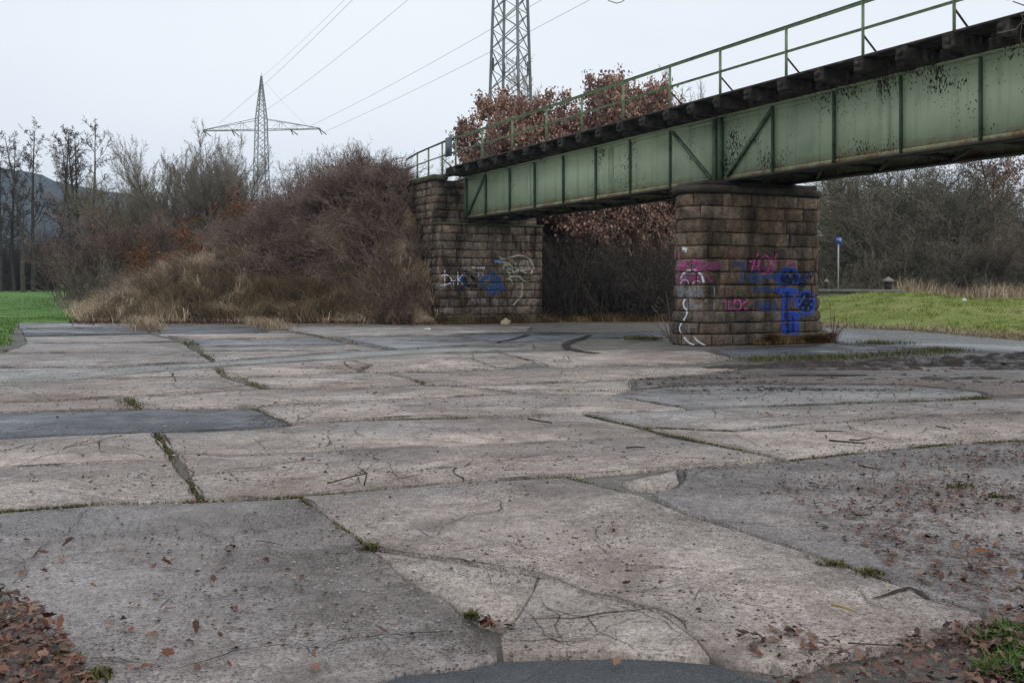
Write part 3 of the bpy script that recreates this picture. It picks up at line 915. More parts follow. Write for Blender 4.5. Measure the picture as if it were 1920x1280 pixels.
# abutment
AF, AUP, AB0, AB1 = 36.77, 37.27, 15.15, 19.80
ac = AB(38.5, 17.4)
abut = empty('bridge_abutment', (ac.x, ac.y, 0), label='sandstone bridge abutment with white and blue graffiti at the foot of the brushy embankment', category='bridge abutment')
mb = MB()
def block(mb, a0, a1, b0, b1, z0, z1):
    c = AB((a0 + a1) / 2, (b0 + b1) / 2, (z0 + z1) / 2)
    e = V2 * ((b1 - b0) / 2)
    mb.bar(c - e, c + e, a1 - a0, z1 - z0)
block(mb, AF + .05, 43, AB0 + .05, AB1 - .05, -.05, 3.93)
block(mb, AUP + .05, 43, AB0 + .06, AB1 - .06, 3.9, 5.75)
rebase(abut, mb.build('mortar_core', M_MORTAR, abut))
f_front = lambda s, o: tuple(AB(AF - o, AB0 + s))[:2]
f_up = lambda s, o: tuple(AB(AUP - o, AB0 + s))[:2]
f_left = lambda s, o: tuple(AB(43 - s, AB0 - o))[:2]
f_right = lambda s, o: tuple(AB(AF + s, AB1 + o))[:2]
WID = AB1 - AB0
for j in range(12):
    z0, z1 = -.02 + j * .329, -.02 + (j + 1) * .329
    course(f_front, 0, WID, z0, z1, .0, M_STONE_AB, abut, .36, 1.0)
    course(f_left, 43 - 41.0 if j < 7 else 0.6, 43 - AF, z0, z1, .0, M_STONE_AB, abut, .35, .7)
    course(f_right, 0, 1.6, z0, z1, .0, M_STONE_AB, abut, .5, .8)
for j in range(6):
    z0, z1 = 3.93 + j * .305, 3.93 + (j + 1) * .305
    course(f_up, 0, WID, z0, z1, .0, M_STONE_AB, abut, .38, .75)
    course(f_left, 0.6, 43 - AUP, z0, z1, .0, M_STONE_AB, abut, .35, .65)
for k, (a0, a1) in enumerate(((37.1, 38.55), (38.56, 39.9), (39.91, 41.2), (41.21, 42.5))):
    mb = MB()
    c0, c1 = AB(a0, AB0 + .2, 5.86), AB(a1, AB0 + .2, 5.86 - .01 * k)
    mb.bar(c0, c1, .62, .20)
    rebase(abut, mb.build('coping_stone', M_COPING, abut))
mb = MB(); block(mb, AF - .06, AUP + .02, AB0 - .05, AB1 + .05, 3.932, 4.02)
rebase(abut, mb.build('bearing_shelf', M_COPING, abut))
for b in (16.49, 18.37):
    mb = MB(); mb.bar(AB(37.0, b, 4.07), AB(37.22, b, 4.07), .4, .10)
    rebase(abut, mb.build('bearing', M_UNDER, abut))

# ------------------------------------------------------------------ graffiti: paint films laid on the stone faces
bvh = BVHTree.FromPolygons([v for a in stone_tris_V for v in a], stone_tris_F)
ORG = Vector((0, 0, CAMH))
def hit(x, y):
    d = Vector(((x - 960) / FPX, 1, (Y0 - y) / FPX)).normalized()
    r = bvh.ray_cast(ORG, d)
    if r[0] is None: return None
    n = r[1] if r[1].dot(d) < 0 else -r[1]
    return r[0] + n * 0.007

def paint_mat(name, col, lo, hi, op=1.0):
    M = Mat(name, 0.65, 0.3)
    M.color(M.mix(0.4, tuple(col), M.ramp(M.noise(7, 4), [(0.3, 0.3), (0.7, 0.7)]), 'OVERLAY'))
    n = M.math('ADD', M.math('MULTIPLY', M.noise(6, 7, 0.78), 0.7), M.math('MULTIPLY', M.noise(45, 3, 0.7), 0.3))
    at = M.t.nodes.new('ShaderNodeAttribute')
    at.attribute_name = 'edge'
    soft = M.math('MULTIPLY', M.math('SUBTRACT', 1.0, at.outputs['Fac']), 0.36)
    v = M.math('ADD', n, soft)
    M.alpha(M.math('MULTIPLY', M.ramp(v, [(lo + .12, 0.0), (hi + .20, 1.0)]), min(1.0, op)))
    return M.m
PT = {
    'pink': paint_mat('paint_pink', (0.55, 0.09, 0.30), .36, .52, .9), 'pinkfaint': paint_mat('paint_pink_faint', (0.30, 0.07, 0.20), .42, .62, .62),
    'blue': paint_mat('paint_blue', (0.02, 0.085, 0.50), .33, .50, .9), 'bluefaint': paint_mat('paint_blue_faint', (0.035, 0.10, 0.30), .42, .60, .55),
    'navy': paint_mat('paint_navy', (0.008, 0.012, 0.06), .34, .52, .88), 'light': paint_mat('paint_light_blue', (0.13, 0.32, 0.80), .36, .5, .85),
    'white': paint_mat('paint_white', (0.75, 0.77, 0.83), .30, .46, .95), 'whitefaint': paint_mat('paint_white_faint', (0.36, 0.38, 0.42), .42, .62, .6),
    'cream': paint_mat('paint_cream', (0.60, 0.61, 0.50), .35, .56, .8), 'black': paint_mat('paint_black', (0.006, 0.006, 0.01), .36, .56, .85),
    'green': paint_mat('paint_green', (0.03, 0.20, 0.06), .40, .52, .8), 'abblue': paint_mat('paint_deep_blue', (0.02, 0.10, 0.30), .33, .5, .9),
}
GRAF = {}
PT['skid'] = paint_mat('tyre_rubber', (0.018, 0.018, 0.02), .30, .55, .8)
ribbon('skid_mark', [(1107, 629), (1095, 634), (1072, 640), (1060, 646), (1063, 653), (1085, 660), (1120, 664)], 0.115, 0.0225, PT['skid'], yard)
ribbon('skid_mark', [(990, 628), (980, 632), (958, 638), (930, 642)], 0.10, 0.0225, PT['skid'], yard)

def smooth_line(pts, step):
    out = []
    n = len(pts)
    for i in range(n - 1):
        p0, p1, p2, p3 = (np.array(pts[max(0, min(n - 1, k))], float) for k in (i - 1, i, i + 1, i + 2))
        L = np.hypot(*(p2 - p1))
        m = max(1, int(L / step))
        for j in range(m):
            t = j / m
            out.append(0.5 * ((2 * p1) + (-p0 + p2) * t + (2 * p0 - 5 * p1 + 4 * p2 - p3) * t * t + (-p0 + 3 * p1 - 3 * p2 + p3) * t ** 3))
    out.append(np.array(pts[-1], float))
    return out
def stroke(key, owner, pts, w, conv, straight=False):
    ox, oy, sc = conv
    P = [(ox + x / sc, oy + y / sc) for x, y in pts]
    step = 1.0
    if straight:
        L = []
        for p, q in zip(P, P[1:]):
            m = max(1, int(math.dist(p, q) / step))
            L += [np.array(p) + (np.array(q) - np.array(p)) * j / m for j in range(m)]
        L.append(np.array(P[-1], float))
    else:
        L = smooth_line(P, step)
    w = w * ((1.9 if w < 14 else 1.65) if key != 'white' else 1.25) / sc / 2
    rows = []
    n = len(L)
    for i, c in enumerate(L):
        t = L[min(i + 1, n - 1)] - L[max(i - 1, 0)]
        ln = np.hypot(*t) or 1
        s = np.array([-t[1], t[0]]) / ln
        ww = w * (0.85 + 0.3 * rng.random())
        rows.append([hit(*(c + s * ww * f)) for f in (-1, -.35, .35, 1)])
    mb = GRAF.setdefault((owner, key), MB())
    for r0, r1 in zip(rows, rows[1:]):
        for k in range(3):
            q = (r0[k], r0[k + 1], r1[k + 1], r1[k])
            if any(v is None for v in q): continue
            ys = [v.y for v in q]
            if max(ys) - min(ys) > 0.14: continue
            mb.add([tuple(v) for v in q], [(0, 1, 2, 3)])
            e = (1, .25, .25, 1)
            mb.edge = getattr(mb, 'edge', [])
            mb.edge.extend([e[k], e[k + 1], e[k + 1], e[k]])

cv = (1220, 440, 5.053)
pp = lambda key, pts, w, st=False: stroke(key, 'pier', pts, w, cv, st)
# pink letters, left
pp('pink', [(250, 300), (285, 290), (340, 272)], 16); pp('pink', [(322, 243), (318, 300), (312, 352)], 15)
pp('pink', [(268, 318), (262, 350)], 22)
pp('pink', [(365, 268), (420, 245), (462, 262), (462, 295), (430, 318), (385, 332), (470, 335)], 17)
for pts in ([(490, 255), (488, 345)], [(512, 250), (540, 340)], [(545, 340), (565, 262)], [(575, 255), (585, 340)], [(612, 250), (600, 335)], [(630, 250), (640, 330)], [(685, 285), (702, 310)]):
    pp('pinkfaint', pts, 34)
for y in (380, 405, 430, 455):
    pp('pinkfaint', [(245, y), (330, y + 5), (440, y - 4), (480, y)], 26)
pp('pinkfaint', [(250, 262), (330, 258), (460, 285)], 34); pp('pinkfaint', [(250, 320), (400, 325), (470, 330)], 34); pp('pinkfaint', [(930, 310), (1040, 300), (1180, 310)], 30)
pp('pinkfaint', [(540, 380), (560, 450)], 22); pp('pinkfaint', [(545, 440), (590, 430)], 16)
pp('pink', [(270, 170), (268, 240)], 7)
# pink 101, upper
pp('pink', [(920, 242), (945, 256), (965, 252)], 11); pp('pink', [(1022, 182), (990, 225), (970, 300), (948, 362)], 11)
pp('pink', [(1072, 208), (1035, 235), (1017, 290), (1035, 345), (1075, 368), (1112, 340), (1130, 285), (1122, 225), (1085, 195)], 11)
pp('pink', [(1196, 182), (1180, 230), (1165, 300), (1150, 345), (1120, 362)], 11); pp('pink', [(1130, 222), (1160, 225), (1195, 192)], 10)
pp('pinkfaint', [(1215, 262), (1290, 245), (1310, 235)], 26); pp('pink', [(1310, 240), (1325, 270), (1355, 296)], 12); pp('pinkfaint', [(1300, 295), (1365, 285)], 22)
pp('pinkfaint', [(960, 330), (1180, 345)], 30)
# pink 101, lower
pp('pink', [(685, 620), (715, 640), (745, 628)], 13); pp('pink', [(712, 690), (735, 705), (765, 700)], 13); pp('pink', [(735, 640), (740, 700)], 10)
pp('pink', [(785, 655), (800, 622), (828, 615), (852, 645), (850, 690), (825, 712), (800, 705), (788, 690)], 13)
pp('pink', [(868, 655), (895, 640), (920, 618)], 13); pp('pink', [(890, 690), (900, 712), (930, 718)], 12); pp('pinkfaint', [(870, 720), (930, 722)], 14); pp('pink', [(755, 600), (765, 608)], 10)
# white figure with round head
pp('white', [(288, 420), (300, 385), (345, 340), (400, 332), (450, 352), (485, 395), (503, 452)], 17)
pp('white', [(283, 468), (300, 435), (340, 428), (358, 450), (355, 480)], 9); pp('white', [(398, 470), (412, 445), (445, 436), (468, 445)], 9)
pp('whitefaint', [(300, 370), (330, 395), (300, 420), (340, 400)], 16); pp('whitefaint', [(370, 385), (420, 370), (450, 410)], 14)
for pts in ([(258, 500), (272, 560), (290, 500), (300, 570), (262, 590)], [(325, 505), (345, 570), (370, 510), (392, 560), (340, 590)], [(405, 520), (425, 580), (455, 490), (470, 560)], [(445, 560), (470, 600), (492, 570), (480, 510)], [(258, 520), (280, 530)], [(340, 540), (400, 575)]):
    pp('whitefaint', pts, 18)
pp('white', [(330, 612), (312, 645), (322, 690), (345, 712)], 14); pp('white', [(345, 712), (340, 760), (312, 812)], 12)
for pts in ([(350, 615), (345, 660), (362, 690)], [(372, 620), (400, 680), (420, 640)], [(400, 640), (445, 690), (480, 660), (530, 618)], [(400, 690), (450, 665)]):
    pp('whitefaint', pts, 14)
pp('white', [(292, 838), (275, 880), (282, 915), (300, 938)], 10); pp('whitefaint', [(368, 858), (362, 900), (375, 945)], 16); pp('white', [(318, 970), (345, 1005), (385, 1032), (415, 1040)], 13)
pp('white', [(415, 972), (445, 1005), (480, 1028), (520, 1048)], 13); pp('whitefaint', [(400, 960), (440, 975)], 20); pp('whitefaint', [(600, 490), (604, 590)], 12); pp('whitefaint', [(602, 620), (600, 725)], 12)
pp('white', [(300, 138), (322, 133), (345, 142)], 26); pp('white', [(330, 150), (338, 165)], 12); pp('whitefaint', [(402, 155), (404, 175)], 10)
for k in range(9):
    x0, y0 = rng.uniform(255, 440), rng.uniform(492, 560)
    pp('whitefaint', [(x0, y0), (x0 + rng.uniform(-25, 25), y0 + rng.uniform(20, 50)), (x0 + rng.uniform(0, 50), y0 + rng.uniform(-15, 25)), (x0 + rng.uniform(10, 60), y0 + rng.uniform(20, 50))], 12)
for k in range(6):
    x0, y0 = rng.uniform(330, 430), rng.uniform(615, 680)
    pp('whitefaint', [(x0, y0), (x0 + rng.uniform(-20, 20), y0 + rng.uniform(15, 40)), (x0 + rng.uniform(10, 60), y0 + rng.uniform(-10, 25))], 11)
# blue toadstool shapes
def fill_ellipse(key, cx, cy, rx, ry, w=26):
    y = -ry + w / 2
    while y < ry - w / 4:
        x = rx * math.sqrt(max(0, 1 - (y / ry) ** 2))
        if x > 8: pp(key, [(cx - x, cy + y), (cx, cy + y - 3), (cx + x, cy + y)], w)
        y += w * 0.85
pp('bluefaint', [(775, 262), (830, 268), (885, 262)], 34); pp('bluefaint', [(868, 270), (872, 350), (866, 460)], 40); pp('bluefaint', [(900, 395), (1000, 385), (1060, 400), (1200, 385)], 50)
pp('bluefaint', [(930, 440), (1040, 450)], 36); pp('bluefaint', [(960, 520), (1040, 510), (1190, 520)], 50); pp('bluefaint', [(980, 640), (1060, 660), (1190, 640)], 60); pp('navy', [(1040, 300), (1048, 350)], 34)
pp('bluefaint', [(1130, 395), (1190, 420), (1200, 380)], 36); pp('bluefaint', [(1040, 700), (1200, 700)], 40)
fill_ellipse('navy', 1312, 412, 88, 82)
pp('blue', [(1228, 470), (1218, 410), (1240, 355), (1290, 325), (1340, 325), (1385, 358), (1402, 415), (1395, 475)], 26)
pp('blue', [(1180, 510), (1240, 520), (1320, 525), (1400, 535)], 34); pp('blue', [(1178, 525), (1215, 545)], 20)
for x, c in ((1262, 'blue'), (1290, 'navy'), (1325, 'blue')):
    pp(c, [(x, 540), (x, 640), (x - 2, 760), (x + 4, 940)], 34)
pp('blue', [(1360, 730), (1372, 800), (1380, 945)], 34); pp('blue', [(1280, 940), (1330, 960), (1390, 945)], 24); pp('navy', [(1345, 740), (1345, 930)], 22)
fill_ellipse('navy', 1470, 640, 72, 92)
pp('blue', [(1400, 690), (1388, 630), (1410, 570), (1460, 538), (1515, 545), (1545, 600), (1545, 680), (1515, 740), (1460, 750), (1415, 720)], 22)
pp('navy', [(1420, 500), (1440, 420), (1480, 380), (1530, 400)], 46); pp('blue', [(1360, 745), (1400, 755), (1410, 790)], 22); pp('blue', [(1350, 610), (1390, 600)], 22)
for x, y in ((1270, 385), (1325, 390), (1355, 430), (1295, 440), (1235, 460), (1345, 465), (1450, 590), (1510, 600), (1425, 625), (1475, 640), (1520, 665), (1440, 690), (1490, 700), (1412, 660), (1185, 520), (1235, 525)):
    pp('light', [(x - 9, y - 6), (x + 9, y + 8)], 24)
pp('green', [(825, 528), (832, 578)], 10); pp('green', [(858, 518), (872, 562)], 10); pp('green', [(835, 530), (850, 545)], 8)
pp('whitefaint', [(1095, 730), (1100, 750)], 14); pp('whitefaint', [(1040, 400), (1060, 440)], 10)

ca = (740, 400, 5.817)
qq = lambda key, pts, w, st=False: stroke(key, 'abut', pts, w, ca, st)
qq('white', [(546, 618), (545, 700), (546, 795)], 10); qq('white', [(508, 688), (550, 668), (598, 690), (620, 735), (590, 768), (500, 786)], 9)
qq('white', [(634, 728), (640, 778)], 8); qq('white', [(634, 748), (645, 735), (662, 732)], 8)
qq('white', [(688, 640), (690, 780)], 11, True); qq('white', [(762, 648), (694, 722), (748, 778)], 10, True)
qq('white', [(852, 606), (854, 573), (884, 604), (888, 570)], 8, True); qq('white', [(896, 592), (918, 588), (912, 576), (898, 586), (902, 602), (922, 604)], 6)
qq('white', [(926, 580), (936, 604), (948, 577)], 7, True); qq('white', [(952, 592), (970, 586), (964, 574), (951, 586), (957, 602), (974, 600)], 6); qq('white', [(980, 606), (978, 578)], 7, True); qq('white', [(978, 588), (996, 574)], 7, True)
qq('white', [(912, 650), (898, 644), (892, 658), (908, 664), (914, 650), (911, 684), (894, 690)], 6); qq('white', [(922, 652), (922, 668)], 6, True); qq('white', [(928, 652), (936, 672), (946, 650)], 6, True)
qq('white', [(950, 664), (966, 660), (960, 648), (949, 660), (956, 676), (972, 674)], 6); qq('whitefaint', [(975, 650), (985, 690)], 7)
qq('navy', [(700, 650), (745, 640), (800, 645)], 34); qq('abblue', [(715, 668), (745, 720), (740, 770)], 30)
qq('black', [(790, 648), (850, 700), (905, 775)], 34); qq('black', [(770, 760), (830, 790), (900, 792)], 34); qq('black', [(760, 690), (768, 790)], 26); qq('navy', [(735, 790), (735, 860)], 20)
qq('whitefaint', [(790, 735), (812, 705), (835, 740), (800, 745)], 10); qq('abblue', [(760, 735), (790, 790)], 20)
qq('abblue', [(1048, 640), (985, 700), (928, 748)], 26, True); qq('abblue', [(928, 748), (985, 815), (1042, 872)], 24, True)
qq('abblue', [(1064, 640), (1066, 870)], 30, True); qq('abblue', [(1062, 650), (1112, 680), (1152, 722)], 26, True); qq('abblue', [(1155, 722), (1088, 745), (1190, 808)], 22, True); qq('abblue', [(1192, 810), (1130, 845), (1060, 872)], 26, True)
qq('bluefaint', [(1090, 690), (1120, 720)], 30); qq('bluefaint', [(1090, 800), (1150, 805)], 30); qq('bluefaint', [(985, 790), (1030, 840)], 24)
qq('whitefaint', [(985, 760), (980, 735), (1000, 728), (1022, 735)], 8); qq('whitefaint', [(1005, 800), (1035, 830)], 8); qq('whitefaint', [(1090, 800), (1150, 795)], 5)
cr = lambda pts, w, k='cream': qq(k, pts, w)
cr([(1138, 470), (1170, 496), (1250, 482), (1330, 460), (1400, 464), (1465, 495), (1498, 545), (1515, 600)], 11)
cr([(1140, 470), (1158, 490), (1172, 500)], 16); qq('light', [(1090, 520), (1130, 526), (1180, 526)], 16); cr([(1092, 524), (1180, 535), (1230, 540), (1262, 566), (1290, 590)], 10)
cr([(1180, 600), (1205, 560), (1240, 572), (1280, 600)], 16); cr([(1290, 520), (1318, 545), (1312, 600)], 8)
cr([(1392, 598), (1398, 580), (1418, 574), (1430, 590), (1418, 608), (1394, 612), (1376, 592), (1382, 566), (1412, 550), (1448, 560), (1470, 590)], 6)
cr([(1350, 620), (1362, 570), (1385, 535), (1430, 522), (1462, 540)], 7); cr([(1318, 632), (1350, 610), (1385, 622), (1450, 610), (1478, 600)], 7)
cr([(1218, 625), (1250, 645), (1300, 640), (1330, 628), (1390, 628), (1430, 655), (1488, 660)], 8); cr([(1220, 618), (1255, 612), (1290, 628), (1262, 652), (1225, 640)], 7); cr([(1295, 640), (1310, 662), (1338, 650)], 7)
cr([(1250, 655), (1262, 690), (1232, 712), (1290, 685), (1360, 692), (1400, 730), (1440, 745), (1478, 728)], 8); cr([(1240, 710), (1272, 728), (1288, 770)], 9)
cr([(1498, 618), (1490, 668)], 18); qq('whitefaint', [(1300, 790), (1296, 860), (1262, 965)], 12); cr([(1384, 748), (1392, 800), (1378, 842), (1392, 850), (1398, 810)], 7)
cr([(1386, 876), (1370, 915), (1335, 950), (1292, 1000)], 10); cr([(1375, 880), (1395, 888)], 12); qq('whitefaint', [(1522, 690), (1518, 780), (1470, 890), (1410, 950)], 9); qq('whitefaint', [(1400, 980), (1450, 950)], 14)
for x in range(840, 990, 18): qq('whitefaint', [(x, 920), (x + rng.uniform(-6, 6), 945 + rng.uniform(0, 40))], 10)
qq('whitefaint', [(1090, 915), (1095, 1000)], 14); qq('whitefaint', [(1118, 915), (1115, 1000)], 14)
qq('whitefaint', [(380, 370), (380, 420)], 8); qq('whitefaint', [(420, 440), (412, 470)], 10); qq('whitefaint', [(346, 520), (346, 560)], 12); qq('whitefaint', [(360, 628), (410, 622), (405, 660)], 14)
GLAB = {('pier', 'pink'): 'pink sprayed lettering with the number 101', ('pier', 'white'): 'white sprayed figure with a round head', ('pier', 'blue'): 'blue sprayed spotted toadstool shapes',
        ('abut', 'white'): 'white letters reading Never give beside DrK', ('abut', 'abblue'): 'deep blue angular letter shapes', ('abut', 'cream'): 'cream line drawing of a goggle-eyed head'}
for (own, key), mb in GRAF.items():
    par = pier if own == 'pier' else abut
    o = mb.build('graffiti', PT[key], par)
    at = o.data.attributes.new('edge', 'FLOAT', 'POINT')
    at.data.foreach_set('value', np.array(mb.edge, dtype=np.float32))
    rebase(par, o)
    if (own, key) in GLAB: o['label'] = GLAB[(own, key)]

# ------------------------------------------------------------------ railway bridge
bridge = empty('railway_bridge', (0, 0, 0), label='green riveted plate-girder railway bridge crossing from the embankment over the stone pier', category='railway bridge')
bridge.location = (pc.x, pc.y, 4.1)
def bpart(o):
    rebase(bridge, o); return o
BG, BG2, ZB, ZT = 16.49, 18.37, 4.19, 5.87
JOINT = PA0
def girder(b, a0, a1, side, mat, stiff_px, diag, splice_px, near):
    """plate girder between a0 and a1; side -1: outer face looks to -v"""
    mb = MB()
    L0, L1 = AB(a0, b), AB(a1, b)
    up = ZZ
    mb.bar(L0 + ZZ * (ZB + ZT) / 2, L1 + ZZ * (ZB + ZT) / 2, .016, ZT - ZB - .03)          # web
    g = bpart(mb.build('girder', mat, bridge))
    def sub(nm, m, build, **pr):
        k = MB(); build(k)
        o = k.build(nm, m, g, **pr)
        o.matrix_parent_inverse = Matrix.Identity(4)
        return o
    s = side
    sub('bottom_flange', M_UNDER, lambda k: (k.bar(AB(a0, b, ZB), AB(a1, b, ZB), .34, .028), k.bar(AB(a0, b + s * .058, ZB + .028), AB(a1, b + s * .058, ZB + .028), .10, .014)))
    sub('flange_angle', mat, lambda k: k.bar(AB(a0, b + s * .017, ZB + .085), AB(a1, b + s * .017, ZB + .085), .014, .10))
    sub('top_flange', mat, lambda k: (k.bar(AB(a0, b, ZT), AB(a1, b, ZT), .34, .028), k.bar(AB(a0, b + s * .017, ZT - .07), AB(a1, b + s * .017, ZT - .07), .014, .10)))
    riv = MB()
    def rivet(a, z, off=.026):
        c = AB(a, b + s * off, z)
        r = .023
        V = [c + U2 * r + ZZ * 0, c + ZZ * r, c - U2 * r, c - ZZ * r, c + V2 * s * .014]
        f = [(0, 1, 4), (1, 2, 4), (2, 3, 4), (3, 0, 4)]
        riv.add([tuple(v) for v in V], None, f)
    a = a0 + .06
    while a < a1:
        rivet(a, ZB + .10); rivet(a, ZT - .06)
        a += .13
    if near:
        for x in stiff_px:
            aa = a_of_px(x, b)
            sub('stiffener', M_STIFF, lambda k: (k.bar(AB(aa, b + s * .06, ZB + .045), AB(aa, b + s * .06, ZT - .03), .012, .10, V2), k.bar(AB(aa + .045, b + s * .016, ZB + .14), AB(aa + .045, b + s * .016, ZT - .13), .085, .012, V2)))
            z = ZB + .2
            while z < ZT - .12:
                rivet(aa + .05, z, .023); z += .13
        for x in splice_px:
            aa = a_of_px(x, b)
            sub('splice_plate', mat, lambda k: k.bar(AB(aa, b + s * .014, ZB + .14), AB(aa, b + s * .014, ZT - .13), .30, .010, V2))
            for da in (-.11, -.04, .04, .11):
                z = ZB + .22
                while z < ZT - .15:
                    rivet(aa + da, z, .02); z += .11
        for (xt, xb) in diag:
            at, abm = a_of_px(xt, b), a_of_px(xb, b)
            sub('brace', M_STIFF, lambda k: k.bar(AB(at, b + s * .05, ZT - .10), AB(abm, b + s * .05, ZB + .12), .075, .075, V2))
        for aa in (a0 + .05, a1 - .05):
            sub('end_post', M_STIFF, lambda k: (k.bar(AB(aa, b + s * .07, ZB + .045), AB(aa, b + s * .07, ZT - .02), .09, .13, V2)))
        riv_o = riv.build('rivets', mat, g, kind='stuff')
    else:
        for t in range(1, 8):
            aa = a0 + (a1 - a0) * t / 8
            sub('stiffener', M_STIFF, lambda k: k.bar(AB(aa, b + s * .06, ZB + .045), AB(aa, b + s * .06, ZT - .03), .012, .10, V2))
    return g
A_END1, A_END2 = 37.10, 4.4
girder(BG, JOINT + .06, A_END1, -1, M_GIRDER1, (1260, 1184.7, 1120, 1059, 1005, 958, 913), ((1264, 1336), (911, 878)), (1146, 992), True)
girder(BG, A_END2, JOINT - .06, -1, M_GIRDER2, (1452, 1567, 1693, 1843, 2030, 2260), ((1450, 1366),), (1659,), True)
girder(BG2, JOINT + .004, A_END1, 1, M_GIRDER1, (), (), (), False)
girder(BG2, A_END2, JOINT - .004, 1, M_GIRDER2, (), (), (), False)
# cross frames between the two girders
mbx = MB()
a = A_END2 + .5
while a < A_END1:
    q = MB()
    q.bar(AB(a, BG + .03, ZB + .12), AB(a, BG2 - .03, ZB + .12), .09, .09)
    q.bar(AB(a, BG + .03, ZT - .15), AB(a, BG2 - .03, ZT - .15), .09, .09)
    q.bar(AB(a, BG + .03, ZB + .15), AB(a, BG2 - .03, ZT - .18), .06, .06)
    bpart(q.build('cross_frame', M_UNDER, bridge))
    if a + 2.05 < A_END1:
        q = MB()
        q.bar(AB(a, BG + .05, ZB + .03), AB(a + 2.05, BG2 - .05, ZB + .03), .08, .05)
        bpart(q.build('wind_brace', M_UNDER, bridge))
    a += 2.05
# sleepers: four worn variants, shared
def worn_box(lx, ly, lz, seed):
    r = random.Random(seed)
    bm = bmesh.new()
    bmesh.ops.create_cube(bm, size=1)
    bmesh.ops.scale(bm, vec=(lx, ly, lz), verts=bm.verts)
    bmesh.ops.bevel(bm, geom=bm.edges[:], offset=.022, segments=1, affect='EDGES')
    for v in bm.verts:
        v.co += Vector((r.uniform(-.03, .03), r.uniform(-.012, .012), r.uniform(-.012, .012)))
    me = bpy.data.meshes.new('sleeper')
    bm.to_mesh(me); bm.free()
    me.materials.append(M_TIMBER)
    return me
LONG = [worn_box(4.25, .25, .27, i) for i in range(4)]
SHORT = [worn_box(2.75, .25, .26, 10 + i) for i in range(4)]
ang_v = math.atan2(V2.y, V2.x)
POSTS = [10.65, 12.87, 15.09, 17.36, 19.71, 21.82, 24.08, 26.41, 28.68, 31.18, 33.66, 36.17]
SL = []
for p, q in zip(POSTS, POSTS[1:]):
    SL += [(p, True), (p + (q - p) * .25, False), (p + (q - p) * .5, True), (p + (q - p) * .75, False)]
SL += [(POSTS[-1], True), (36.7, True), (10.1, False), (9.5, True), (8.9, False), (8.3, True), (7.7, False), (7.1, True), (6.5, False), (5.9, True), (5.3, False), (4.7, True)]
for i, (a, lng) in enumerate(SL):
    o = bpy.data.objects.new('sleeper', (LONG if lng else SHORT)[i % 4])
    link(o, bridge)
    c = AB(a, (15.47 + 2.12) if lng else (BG + BG2) / 2, ZT + .02 + .135) - Vector(bridge.location)
    o.location = c + ZZ * rng.uniform(-.008, .008) + V2 * rng.uniform(-.04, .05)
    o.rotation_euler = (rng.uniform(-.02, .02), 0, ang_v + rng.uniform(-.012, .012))
# bolted plates on the visible sleeper ends
for i, (a, lng) in enumerate(SL):
    if lng and 8 < a:
        q = MB(); q.bar(AB(a - .05, 15.43, ZT + .16), AB(a + .05, 15.43, ZT + .16), .05, .10)
        bpart(q.build('end_bolt', M_TIMBER, bridge))
for b in (15.62, 15.86, 16.10, 16.34):
    a = 4.4
    while a < 36.7:
        L = rng.uniform(3.2, 4.6)
        q = MB(); q.bar(AB(a, b, ZT + .315), AB(min(a + L, 36.9), b, ZT + .315), .21, .045)
        bpart(q.build('walkway_plank', M_TIMBER, bridge)); a += L + .01
for b in (16.92, 17.18, 17.44, 17.70, 17.96, 18.42, 18.68, 18.94, 19.20):
    a = 4.4
    while a < 36.7:
        L = rng.uniform(4.2, 5.6)
        q = MB(); q.bar(AB(a, b, ZT + .315), AB(min(a + L, 36.9), b, ZT + .315), .235, .045)
        bpart(q.build('deck_plank', M_TIMBER, bridge)); a += L + .01
for b in (16.70, 18.16):
    q = MB()
    q.bar(AB(4.4, b, ZT + .31), AB(44, b, ZT + .31), .13, .03); q.bar(AB(4.4, b, ZT + .37), AB(44, b, ZT + .37), .03, .10); q.bar(AB(4.4, b, ZT + .435), AB(44, b, ZT + .435), .07, .045)
    bpart(q.build('track_rail', M_RAILDARK, bridge))
# hand railing on the near side
BR = 15.585
ZR0, ZR1, ZRM = ZT + .29, 7.31, 6.76
railing = None
def rpart(mb, nm, mat):
    o = mb.build(nm, mat, railing)
    return o
rails = MB()
for zz, w in ((ZR1, .075), (ZRM, .05)):
    pts = [AB(4.5, BR, zz), AB(12, BR, zz - .01), AB(20.8, BR, zz + .005), AB(30, BR, zz - .005), AB(37.55, BR, zz)]
    for p0, p1 in zip(pts, pts[1:]):
        rails.bar(p0, p1, .012, w); rails.bar(p0 + ZZ * (w / 2), p1 + ZZ * (w / 2), w, .012)
railing = bpart(rails.build('railing', M_RAILGREEN, bridge))
WING = [37.55, 39.05, 40.35]
for k, a in enumerate(POSTS + WING):
    z0, z1 = (ZR0, ZR1) if a < 37 else (5.95, ZR1 - .10 * (a - 37) / 3)
    q = MB(); q.bar(AB(a - .03, BR, z0), AB(a - .03, BR, z1), .012, .075, V2); q.bar(AB(a, BR + .035, z0), AB(a, BR + .035, z1), .012, .07, U2)
    rpart(q, 'post', M_RAILGREEN)
    if a < 38:
        q = MB(); q.bar(AB(a + .02, BR + .03, ZRM - .08), AB(a + .02, BR + .62, ZR0 + .02), .03, .03)
        rpart(q, 'strut', M_RAILDARK)
        q = MB(); q.bar(AB(a - .09, BR + .06, z0 + .01), AB(a + .09, BR + .06, z0 + .01), .02, .16, V2); rpart(q, 'foot_bracket', M_RAILGREEN)
